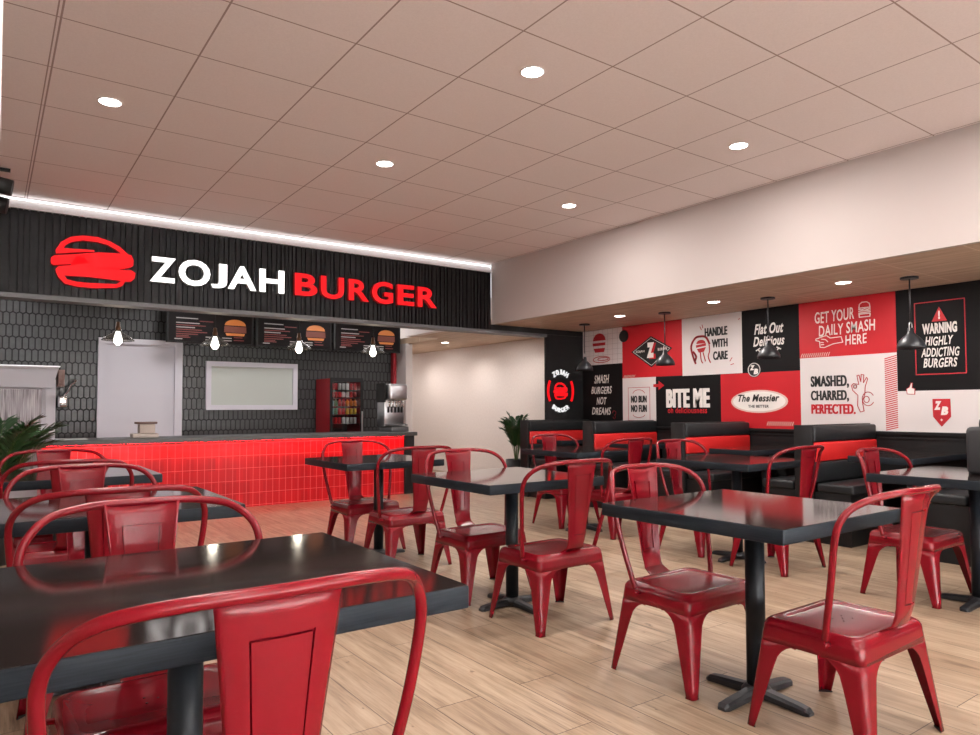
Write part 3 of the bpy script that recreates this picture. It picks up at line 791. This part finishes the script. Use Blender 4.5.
# ------------------------------------------------------------------ black pendants over booths
def bpend(y, label):
    p = thing('dome_pendant', label, 'pendant lamp', (6.17, y, 1.615), 'black dome pendants over the booth tables')
    bm = bmesh.new(); cyl(bm, (0, 0), .068, .578, .594, 28)
    obj('canopy', bm, 'cast', p)
    bm = bmesh.new(); cyl(bm, (0, 0), .006, .215, .58, 10)
    obj('rod', bm, 'cast', p)
    bm = bmesh.new()
    tube(bm, [(-.022, 0, .15), (-.024, 0, .20), (0, 0, .222), (.024, 0, .20), (.022, 0, .15)], .004, 8, smooth_path=4)
    obj('yoke', bm, 'steel', p)
    bm = bmesh.new()
    lathe(bm, (0, 0), [(0, .175), (.022, .172), (.027, .13), (.036, .118), (.060, .098), (.088, .065), (.104, .03), (.106, 0), (.103, 0), (.100, .028), (.085, .060), (.058, .092), (.034, .112), (0, .114)], 36)
    obj('lamp_shade', bm, 'cast', p)
    bm = bmesh.new(); bmesh.ops.create_uvsphere(bm, u_segments=14, v_segments=10, radius=.03, matrix=Matrix.Translation((0, 0, .07)))
    obj('bulb', bm, 'frost', p)
    return p
q0 = bpend(2.627, 'black dome pendant in front of the warning graphic, nearest the camera')
for y, l in ((3.918, 'black dome pendant in front of the black slanted script graphic'), (5.20, 'black dome pendant in front of the red diamond graphic'), (6.50, 'black dome pendant beside the black column, farthest of the row')):
    dup(q0, (6.17, y, 1.615), 0, l)

# ------------------------------------------------------------------ recessed lights
def downlight(x, y, z, label, power, r=.062, spot=True, col=(1, .94, .90), proto=[None]):
    if proto[0] is None:
        p = thing('recessed_light', label, 'ceiling light', (x, y, z), 'round recessed ceiling lights')
        bm = bmesh.new(); lathe(bm, (0, 0), [(.060, -.0005), (.060, -.006), (.068, -.005), (.070, -.0005)], 32)
        obj('rim', bm, 'white', p)
        bm = bmesh.new(); cyl(bm, (0, 0), .0595, -.004, -.0006, 32)
        obj('diffuser', bm, 'lamp', p)
        proto[0] = p
    else:
        p = dup(proto[0], (x, y, z), 0, label)
    if power:
        L = bpy.data.lights.new('downlight', 'AREA'); L.shape = 'DISK'; L.energy = power * .18; L.size = .118
        L.color = col
        o = bpy.data.objects.new('downlight', L); C.objects.link(o); o.location = (x, y, z - .012)
    return p
PW = 120
downlight(.563, 4.675, ZC, 'round recessed light in the left part of the tiled ceiling above the burger emblem', PW)
downlight(2.398, 4.677, ZC, 'round recessed light in the tiled ceiling straight above the red sign word', PW)
downlight(2.396, 2.918, ZC, 'round recessed light near the top edge of the photo, middle of the tiled ceiling', PW)
downlight(4.272, 4.69, ZC, 'small round recessed light in the tiled ceiling close to the bulkhead, farthest from the camera', PW)
downlight(4.270, 2.916, ZC, 'round recessed light at upper right of the tiled ceiling', PW)
for (x, y) in ((.563, 2.917), (.563, 1.16), (2.396, 1.16), (4.27, 1.16), (.563, -.6), (2.396, -.6), (4.27, -.6), (.563, -2.3), (2.4, -2.3), (4.27, -2.3)):
    L = bpy.data.lights.new('downlight', 'AREA'); L.shape = 'DISK'; L.energy = PW * .18; L.size = .118
    L.color = (1, .94, .90)
    o = bpy.data.objects.new('downlight', L); C.objects.link(o); o.location = (x, y, ZC - .012)
PS = 62
downlight(5.960, 5.684, ZS, 'round recessed light in the wood ceiling above the red diamond graphic', PS)
downlight(5.960, 4.388, ZS, 'round recessed light in the wood ceiling above the hands graphic', PS)
downlight(5.955, 3.065, ZS, 'round recessed light in the wood ceiling near the right edge', PS)
for y in (1.75, .4, 6.95):
    if y == 6.95: continue
    L = bpy.data.lights.new('downlight', 'AREA'); L.shape = 'DISK'; L.energy = PS * .22; L.size = .118
    L.color = (1, .94, .90)
    o = bpy.data.objects.new('downlight', L); C.objects.link(o); o.location = (5.96, y, ZS - .012)
downlight(6.01, 9.592, ZS, 'round recessed light in the corridor ceiling beyond the fascia', 0)
for y, pw in ((9.60, 28), (11.25, 28), (8.2, 18)):
    L = bpy.data.lights.new('corridor_light', 'SPOT'); L.energy = pw; L.spot_size = math.radians(150); L.spot_blend = .9
    L.shadow_soft_size = .05; L.color = (1, .93, .88)
    o = bpy.data.objects.new('corridor_light', L); C.objects.link(o); o.location = (6.30, y, ZS - .012)
for y in (8.6, 10.6, 12.6):  # added area lights under the corridor ceiling, general fill without fixtures
    L = bpy.data.lights.new('corridor_fill', 'AREA'); L.energy = 9; L.size = .5; L.color = (1, .95, .92)
    o = bpy.data.objects.new('corridor_fill', L); C.objects.link(o); o.location = (5.95, y, ZS - .015)
# kitchen lighting: unseen area lights below the kitchen ceiling
for x in (.2, 2.2, 4.2):
    L = bpy.data.lights.new('kitchen_light', 'AREA'); L.energy = 13; L.size = .6; L.color = (1, .97, .98)
    o = bpy.data.objects.new('kitchen_light', L); C.objects.link(o); o.location = (x, 9.3, 2.69)
# bulbs over counter
for x in (1.072, 2.025, 2.979, 3.941):
    L = bpy.data.lights.new('bulb_light', 'POINT'); L.energy = 3.0; L.shadow_soft_size = .05; L.color = (1, .85, .65)
    o = bpy.data.objects.new('bulb_light', L); C.objects.link(o); o.location = (x, 8.0, 1.76)
# added fill light outside the unseen storefront, aimed up to brighten the ceiling
L = bpy.data.lights.new('daylight_fill', 'AREA'); L.shape = 'RECTANGLE'; L.size = 8.6; L.size_y = 1.6; L.energy = 1750; L.color = (1, .97, .95)
o = bpy.data.objects.new('daylight_fill', L); C.objects.link(o); o.location = (2.3, YB - .9, .75); o.rotation_euler = (math.radians(142), 0, 0)
w = bpy.data.worlds.new('world'); sc.world = w; w.use_nodes = True
w.node_tree.nodes['Background'].inputs[0].default_value = (.95, .97, 1, 1); w.node_tree.nodes['Background'].inputs[1].default_value = 1.2

# track spotlight at left
s = thing('track_spotlight', 'black track spotlight at the left frame edge below the ceiling', 'spotlight', (.06, 6.45, 2.88))
bm = bmesh.new(); bx(bm, -.25, .05, -.02, .02, .085, .1045); obj('track', bm, 'dark', s)
bm = bmesh.new(); tube(bm, [(-.15, 0, -.01), (.065, -.02, -.045)], .062, 20); obj('head', bm, 'dark', s)
bm = bmesh.new(); tube(bm, [(-.13, 0, -.16), (.035, -.02, -.19)], .062, 20); obj('head', bm, 'dark', s)
bm = bmesh.new(); cyl(bm, (-.06, 0), .012, -.2, .09, 10); obj('stem', bm, 'dark', s)

# ------------------------------------------------------------------ chair
def make_chair(label):
    """armchair facing +Y, back at -Y, origin on the floor below the seat centre"""
    t = thing('metal_armchair', label, 'chair', (0, 0, 0), 'red metal armchairs at the tables')
    ZT, ZA = .378, .308
    HX0, HY0 = .224, .176      # top half sizes
    HX1, HY1 = .262, .222      # floor half sizes
    def hx(z): return HX1 + (HX0 - HX1) * z / ZT
    def hy(z): return HY1 + (HY0 - HY1) * z / ZT
    # perimeter column positions near one corner, s = signed arc distance from the corner
    R = .030
    ss = [0, .012, .022, .030, .038, .046, .055, .066, .074, .086, .102, .120, .135]
    def zb(s):
        s = abs(s)
        if s <= .030: return 0.
        if s <= .066: return (s - .030) / .036 * .225
        if s <= .135:
            u = (s - .066) / .069
            return .225 + (ZA - .225) * math.sqrt(max(0, 1 - (1 - u) ** 2))
        return ZA
    def corner_pt(s, z, sx, sy, inset=0.):
        # s>0 runs along x side, s<0 along y side ; rounded corner radius R
        X, Y = hx(z), hy(z)
        rr = R * (.45 + .55 * z / ZT)
        q = rr * PI / 2 / 2
        a = abs(s)
        if a <= q:
            ang = PI / 4 + (s / q) * PI / 4       # 0 -> on x-face end, pi/2 -> on y-face end
            px, py = X - rr + rr * math.cos(ang), Y - rr + rr * math.sin(ang)
        elif s > 0: px, py = X - rr - (a - q), Y
        else: px, py = X, Y - rr - (a - q)
        return Vector((px * sx, py * sy, z))
    cols = sorted([-v for v in ss[1:]] + ss)
    for sx in (-1, 1):
        for sy in (-1, 1):
            bm = bmesh.new(); grid = []
            for s in cols:
                z0 = zb(s); N = 10
                col = []
                for k in range(N + 1):
                    z = ZA + .0 + (z0 - ZA) * k / N
                    if abs(s) >= .135: z = ZA - .0004 * k
                    col.append(bm.verts.new(corner_pt(s, z, sx, sy)))
                grid.append(col)
            for a, b in zip(grid, grid[1:]):
                for k in range(len(a) - 1):
                    f = bm.faces.new((a[k], a[k + 1], b[k + 1], b[k])); f.smooth = True
            # flute down the leg: crease line in the middle
            bmesh.ops.recalc_face_normals(bm, faces=bm.faces[:])
            o = obj('leg', bm, 'red', t)
            m = o.modifiers.new('s', 'SOLIDIFY'); m.thickness = .004; m.offset = -1
            bm = bmesh.new()
            pts = [corner_pt(s, .012, sx, sy) * 1. for s in (-.034, -.016, 0, .016, .034)]
            ctr = Vector((sx * (HX1 - .02), sy * (HY1 - .02), 0))
            lo = [bm.verts.new((p.x, p.y, 0)) for p in pts] + [bm.verts.new((ctr.x, ctr.y, 0))]
            hi = [bm.verts.new((p.x, p.y, .005)) for p in pts] + [bm.verts.new((ctr.x, ctr.y, .005))]
            n = len(lo)
            for i in range(n): bm.faces.new((lo[i], lo[(i + 1) % n], hi[(i + 1) % n], hi[i]))
            bm.faces.new(lo); bm.faces.new(hi)
            obj('foot_cap', bm, 'rubber', o)
    # apron ring with gently bowed sides up to the seat
    bm = bmesh.new()
    def ring(X, Y, rr, z, n=6):
        out = []
        for qx, qy, a0 in ((1, 1, 0), (-1, 1, PI / 2), (-1, -1, PI), (1, -1, 3 * PI / 2)):
            for i in range(n + 1):
                a = a0 + i / n * PI / 2
                out.append(Vector((qx * (X - rr) + rr * math.cos(a), qy * (Y - rr) + rr * math.sin(a), z)))
        return out
    def loft(bm, rings, close=False):
        vs = [[bm.verts.new(p) for p in r] for r in rings]
        n = len(vs[0])
        for a, b in zip(vs, vs[1:]):
            for i in range(n):
                f = bm.faces.new((a[i], a[(i + 1) % n], b[(i + 1) % n], b[i])); f.smooth = True
        if close: bm.faces.new(vs[-1]).smooth = True
        return vs
    rr0 = lambda z: R * (.45 + .55 * z / ZT)
    loft(bm, [ring(hx(z), hy(z), rr0(z), z) for z in (ZA, .33, .35, .366)])
    o = obj('apron', bm, 'red', t)
    m = o.modifiers.new('s', 'SOLIDIFY'); m.thickness = .004; m.offset = -1
    bm = bmesh.new()
    loft(bm, [ring(hx(.366), hy(.366), R, .366), ring(HX0 - .003, HY0 - .003, R + .004, .377), ring(HX0 - .010, HY0 - .010, R + .008, .384),
              ring(HX0 - .020, HY0 - .020, R + .012, .387), ring(HX0 - .040, HY0 - .036, R + .022, .387), ring(HX0 - .047, HY0 - .043, R + .024, .3835),
              ring(HX0 - .056, HY0 - .052, R + .026, .3815), ring(.10, .075, .05, .3805), ring(.03, .025, .02, .380)], True)
    st = obj('seat', bm, 'red', t)
    bm = bmesh.new()
    for a, b in ((0, 0), (.03, .02), (-.03, .02), (.03, -.02), (-.03, -.02)): cyl(bm, (a, b), .0032, .3802, .3817, 8)
    obj('drain_holes', bm, 'hole', st)
    # backrest panel
    bm = bmesh.new()
    us = [-1, -.93, -.90, -.60, -.56, -.55, -.51, -.50, -.44, -.2, 0, .2, .44, .50, .51, .55, .56, .60, .90, .93, 1]
    zs = [.383, .386, .395, .410, .425, .445, .470, .480, .481, .486, .487, .495, .53, .58, .63, .68, .72, .76, .790, .791, .796, .797, .806, .83, .864]
    def yy(z):
        if z < .41: return -.156 - (z - .383) / .027 * .045
        return -.201 - .020 * min(1, (z - .41) / .05) - .052 * ((z - .41) / .44)
    def hw(z):
        u = max(0, (z - .41) / .45)
        return .056 + .045 * u ** 1.15 + (.012 * (1 - min(1, (z - .383) / .04)))
    G = []
    for z in zs:
        row = []
        for u in us:
            a = abs(u)
            dy = .014 * (a ** 2) * min(1, max(0, (z - .40) / .06))          # wings bend forward
            if a > .90: dy += .004 * (a - .90) / .10
            # embossed frame: groove around |u|=.5, z .48....756
            gu = 1. if .505 < a < .555 and .4805 < z < .7965 else 0.
            gz = 1. if a < .555 and (.4805 < z < .4865 or .7905 < z < .7965) else 0.
            dy += -.0 + .0065 * max(gu, gz)
            w = hw(z) * u
            row.append(bm.verts.new((w, yy(z) + dy, z)))
        G.append(row)
    for a, b in zip(G, G[1:]):
        for k in range(len(us) - 1):
            f = bm.faces.new((a[k], a[k + 1], b[k + 1], b[k])); f.smooth = True
    o = obj('backrest', bm, 'red', t, sharp=28)
    m = o.modifiers.new('s', 'SOLIDIFY'); m.thickness = .003; m.offset = 0
    # hoop
    half = [(0, -.274, .863), (.10, -.269, .863), (.175, -.250, .857), (.235, -.222, .844), (.278, -.180, .812), (.303, -.155, .765), (.306, -.140, .70), (.292, -.120, .58), (.266, -.088, .43), (.254, -.076, .372)]
    path = [(-a, b, c) for a, b, c in half[:0:-1]] + half
    bm = bmesh.new(); tube(bm, path, .0115, 12, smooth_path=4)
    o = obj('back_hoop', bm, 'red', t)
    for sx in (-1, 1):
        bm = bmesh.new(); tube(bm, [(sx * .220, -.074, .352), (sx * .266, -.074, .356)], .008, 10)
        obj('hoop_bolt', bm, 'red', t)
    return t
c0 = make_chair('')
CH = [  # x, y, facing, label
 (.37, 1.315, 0, 'red metal armchair in the left foreground with its back to the camera'),
 (.378, 2.02, 1, 'red metal armchair beyond the foreground black table, its tall back reflected in the tabletop'),
 (.37, 2.94, 0, 'red metal armchair on the near side of the second left table'),
 (.38, 3.64, 1, 'red metal armchair beyond the second left table'),
 (.37, 4.58, 0, 'red metal armchair on the near side of the left table closest to the counter'),
 (.37, 5.28, 1, 'red metal armchair beyond the farthest left table, in front of the potted palm'),
 (2.496, 1.315, 0, 'red metal armchair at lower right, its back to the right table in the foreground'),
 (2.496, 1.99, 1, 'red metal armchair beyond the foreground right table, facing the camera'),
 (2.50, 2.915, 0, 'red metal armchair on the near side of the middle table, back to the camera'),
 (2.51, 3.59, 1, 'red metal armchair beyond the middle table, facing the camera'),
 (2.52, 4.56, 0, 'red metal armchair on the near side of the small table by the red counter'),
 (2.52, 5.25, 1, 'red metal armchair between the small table and the red tiled counter'),
 (4.615, 1.965, 1, 'red metal armchair at the right table with the black basket, facing the camera'),
 (4.61, 2.89, 0, 'red metal armchair on the near side of the table in front of the third booth'),
 (4.67, 3.61, 1, 'red metal armchair beyond the table in front of the third booth'),
 (4.66, 4.52, 0, 'red metal armchair on the near side of the table in front of the black column'),
 (4.66, 5.19, 1, 'red metal armchair beyond the farthest right table, in front of the first booth'),
]
for i, (x, y, f, l) in enumerate(CH):
    rz = PI if f else 0
    if i == 0:
        c0.location = (x, y, 0); c0.rotation_euler = (0, 0, rz); c0['label'] = l
    else: dup(c0, (x, y, 0), rz, l)

# ------------------------------------------------------------------ pedestal tables
def make_table(label, w, px):
    t = thing('pedestal_table', label, 'table', (0, 0, 0), 'square black pedestal tables')
    h = .40 if w < .9 else .41; x0, x1 = px - w / 2, px + w / 2
    bm = rbox(x0, x1, -h, h, .700, .7493, .004, 2)
    o = obj('edge_band', bm, 'edge', t)
    bm = bmesh.new()
    def rr(r, z, ins):
        out = []
        for qx, qy, a0 in ((1, 1, 0), (-1, 1, PI / 2), (-1, -1, PI), (1, -1, 3 * PI / 2)):
            for i in range(5):
                a = a0 + i / 4 * PI / 2
                cx_ = (x1 - ins - r) if qx > 0 else (x0 + ins + r); cy_ = qy * (h - ins - r)
                out.append(bm.verts.new((cx_ + r * math.cos(a), cy_ + r * math.sin(a), z)))
        return out
    a = rr(.004, .7494, .003); b = rr(.004, .7505, .003)
    n = len(a)
    for i in range(n): bm.faces.new((a[i], a[(i + 1) % n], b[(i + 1) % n], b[i]))
    bm.faces.new(a[::-1]); bm.faces.new(b)
    obj('table_top', bm, 'top', t)
    bm = bmesh.new(); cyl(bm, (0, 0), .037, .035, .69, 32)
    obj('pole', bm, 'pole', t)
    bm = bmesh.new(); bx(bm, -.16, .16, -.16, .16, .685, .6995)
    obj('mounting_plate', bm, 'cast', t)
    bm = bmesh.new(); lathe(bm, (0, 0), [(0, .012), (.055, .012), (.058, .03), (.045, .045), (.038, .05), (0, .05)], 28)
    obj('base_hub', bm, 'cast', t)
    for k in range(4):
        a = k * PI / 2; bm = bmesh.new()
        prof = [(.03, .028, .008, .042), (.10, .026, .006, .036), (.17, .026, .003, .030), (.210, .025, .0, .024), (.226, .016, .0, .012)]
        R_ = Matrix.Rotation(a, 3, 'Z'); rings = []
        for d, hw, za, zb_ in prof:
            rings.append([bm.verts.new(R_ @ Vector(q)) for q in ((d, -hw, za), (d, hw, za), (d, hw, zb_ * .72), (d, hw * .62, zb_), (d, -hw * .62, zb_), (d, -hw, zb_ * .72))])
        for r0, r1 in zip(rings, rings[1:]):
            for i in range(6): bm.faces.new((r0[i], r0[(i + 1) % 6], r1[(i + 1) % 6], r1[i]))
        bm.faces.new(rings[0][::-1]); bm.faces.new(rings[-1])
        obj('base_arm', bm, 'cast', t)
    return t
ta = make_table('black pedestal table in the left foreground with a glossy top', .98, 0.)
ta.location = (.372, 1.687, 0)
dup(ta, (.372, 3.31, 0), 0, 'black pedestal table in the left row, second from the camera')
dup(ta, (.372, 4.97, 0), 0, 'black pedestal table in the left row, closest to the red counter')
tb = make_table('black pedestal table at lower right with red reflections in its top', .80, -.045)
tb.location = (2.482, 1.655, 0)
for x, y, l in ((2.49, 3.245, 'black pedestal table in the middle of the room behind the foreground right table'),
                (2.49, 4.95, 'black pedestal table in front of the right part of the red counter'),
                (4.62, 3.22, 'black pedestal table in front of the third booth bench'),
                (4.60, 4.87, 'black pedestal table in front of the black column and first booth')):
    dup(tb, (x, y, 0), 0, l)
tt = make_table('black pedestal table at the right frame edge carrying the black basket', .88, -.02)
tt.location = (4.64, 1.645, 0)

# basket on right table
s = thing('woven_basket', 'black woven basket with wire loops on top standing on the rightmost table', 'basket', (4.70, 1.56, .751))
obj('body', rbox(-.16, .16, -.12, .10, 0, .270, .025, 4), 'basket', s)
for k in range(5):
    bm = bmesh.new()
    tube(bm, [(-.12 + k * .06 + .025 * math.cos(a), .03, .285 + .03 * math.sin(a)) for a in [i * PI / 8 - .2 for i in range(12)]], .004, 8)
    obj('loop', bm, 'cast', s)

# ------------------------------------------------------------------ booth benches and tables
def make_booth(label):
    """double-sided bench, origin at the aisle end, front face (towards the camera) at y=0"""
    t = thing('booth_bench', label, 'booth bench', (0, 0, 0), 'black and red booth benches along the wall')
    X0, X1 = .0, 1.105
    obj('end_panel', rbox(X0, X0 + .03, .0, .16, 0, .985, .003, 2), 'darkwood', t)
    obj('back_frame', B(X0 + .03, X1, .045, .115, 0, .985), 'darkwood', t)
    for s, y0, y1 in ((1, -.012, .045), (-1, .115, .172)):
        obj('head_cushion', rbox(X0 + .032, X1 - .005, y0, y1, .840, .978, .018, 4), 'leather', t)
        bm = rbox(X0 + .032, X1 - .005, y0 - (.004 if s > 0 else -.0), y1 + (0 if s > 0 else .004), .675, .838, .014, 3)
        obj('red_band', bm, 'redleather', t)
        obj('back_cushion', rbox(X0 + .032, X1 - .005, y0 - (.01 if s > 0 else 0), y1 + (0 if s > 0 else .01), .50, .673, .018, 4), 'leather', t)
        a, b = (-.33, -.024) if s > 0 else (.184, .49)
        obj('seat_cushion', rbox(X0 + .02, X1 - .005, a, b, .425, .500, .02, 4), 'leather', t)
        a, b = (-.30, .0) if s > 0 else (.16, .46)
        obj('seat_base', B(X0 + .035, X1 - .005, a, b, 0, .424), 'darkwood', t)
    return t
bb = make_booth('booth bench in front of the black column, farthest from the camera')
bb.location = (5.65, 7.02, 0)
# farthest bench has a plain back: drop its far cushions
for y, l in ((5.84, 'booth bench below the white framed graphic, second farthest'), (4.54, 'booth bench below the red oval graphic, in the middle of the row'),
             (3.205, 'booth bench below the condensed word graphic, black and red back clearly visible'), (1.89, 'booth bench behind the rightmost table, mostly hidden')):
    dup(bb, (5.65, y, 0), 0, l)
for ch in list(bb.children):
    n = ch.name.split('.')[0]
    if n in ('seat_cushion', 'seat_base', 'head_cushion', 'red_band', 'back_cushion') and min((v.co.y for v in ch.data.vertices)) > .1:
        bpy.data.objects.remove(ch)

def make_btable(label):
    t = thing('booth_table', label, 'table', (0, 0, 0), 'narrow booth tables against the wall')
    obj('edge_band', rbox(0, 1.16, -.235, .235, .70, .7493, .004, 2), 'edge', t)
    obj('table_top', B(.003, 1.157, -.232, .232, .7494, .7505), 'top', t)
    bm = bmesh.new(); cyl(bm, (.55, 0), .035, .012, .70, 24); obj('pole', bm, 'pole', t)
    bm = bmesh.new(); bx(bm, .32, .78, -.03, .03, 0, .012); bx(bm, .52, .58, -.2, .2, 0, .0121); obj('base', bm, 'cast', t)
    return t
b1 = make_btable('narrow booth table near the right edge, below the warning graphic')
b1.location = (5.57, 2.63, 0)
for y, l in ((3.945, 'narrow booth table below the red oval graphic'), (5.26, 'narrow booth table below the large white word graphic'), (6.51, 'narrow booth table beside the black column')):
    dup(b1, (5.57, y, 0), 0, l)

# ------------------------------------------------------------------ potted palms
def palm(loc, h, label, seed, nf=16, spread=.4, pr=.14, ph=.40):
    r = random.Random(seed)
    t = thing('potted_palm', label, 'plant', loc)
    bm = bmesh.new(); lathe(bm, (0, 0), [(0, 0), (pr * .78, 0), (pr, ph), (pr * .9, ph), (pr * .85, ph - .04), (0, ph - .04)], 28)
    obj('pot', bm, 'pot', t)
    bm = bmesh.new(); cyl(bm, (0, 0), pr * .84, ph - .039, ph - .02, 20); obj('soil', bm, 'soil', t)
    for k in range(nf):
        az = 2 * PI * k / nf * 2.4 + r.uniform(-.3, .3); lean = r.uniform(.25, 1.) * spread
        hh = (h - ph) * r.uniform(.72, 1.0) * (1.05 - .30 * lean / spread)
        pts = []
        for i in range(13):
            s = i / 12
            rad = lean * (s ** 1.6) * 1.0; z = ph - .03 + hh * (s * 1.25 - .32 * s ** 3)
            pts.append(Vector((math.cos(az) * (rad + .02), math.sin(az) * (rad + .02), z)))
        bm = bmesh.new(); tube(bm, pts, .0045, 6, r1=.0015)
        for i in range(4, 13):
            for hh2 in (0, .5):
                ii = min(i + hh2, 12); a = pts[int(ii)]; 
                if hh2 and int(ii) < 12: a = (pts[int(ii)] + pts[int(ii) + 1]) / 2
                d = (pts[min(int(ii) + 1, 12)] - pts[max(int(ii) - 1, 0)]).normalized()
                sd = d.cross(Vector((0, 0, 1))).normalized()
                L = .17 * (1 - .45 * abs((ii - 7) / 6)) * (h / 1.1)
                for s_ in (-1, 1):
                    dr_ = (d * .75 + sd * s_ * .8 + Vector((0, 0, r.uniform(-.1, .35)))).normalized()
                    nrm = d.cross(sd * s_).normalized(); wv = dr_.cross(nrm).normalized() * .012
                    q = [a - wv * .4, a + dr_ * L * .4 + wv - Vector((0, 0, .002)), a + dr_ * L - Vector((0, 0, .02)), a + dr_ * L * .4 - wv]
                    f = bm.faces.new([bm.verts.new(p) for p in q]); f.material_index = 1
        fo = obj('frond', bm, ['stem', 'green'], t)
    return t
palm((.06, 6.35, 0), 1.30, 'potted palm at the left edge in front of the counter', 5, 24, .42)
palm((6.07, 7.80, 0), 1.16, 'potted palm in a black pot beside the black column at the corridor', 9, 18, .30, .15, .42)

# ------------------------------------------------------------------ camera
yaw, pit, rol, fpx = .6241, .0374, -.0035, 697.9
f = Vector((math.sin(yaw) * math.cos(pit), math.cos(yaw) * math.cos(pit), math.sin(pit)))
r = Vector((math.cos(yaw), -math.sin(yaw), 0)); u = r.cross(f)
r2 = math.cos(rol) * r + math.sin(rol) * u; u2 = -math.sin(rol) * r + math.cos(rol) * u
cam = bpy.data.cameras.new('camera'); co = bpy.data.objects.new('camera', cam); C.objects.link(co)
mw = Matrix((r2, u2, -f)).transposed().to_4x4(); mw.translation = (0, 0, 1.135); co.matrix_world = mw
cam.sensor_width = 36; cam.lens = fpx / 980 * 36; cam.shift_y = 15 / 980; cam.clip_start = .02
sc.camera = co
sc.view_settings.view_transform = 'Standard'; sc.view_settings.look = 'None'
sc.view_settings.gamma = 1; sc.view_settings.use_curve_mapping = False
sc.view_settings.exposure = 0.28
sc.cycles.use_denoising = True
sc.cycles.max_bounces = 8
sc.cycles.sample_clamp_indirect = 6
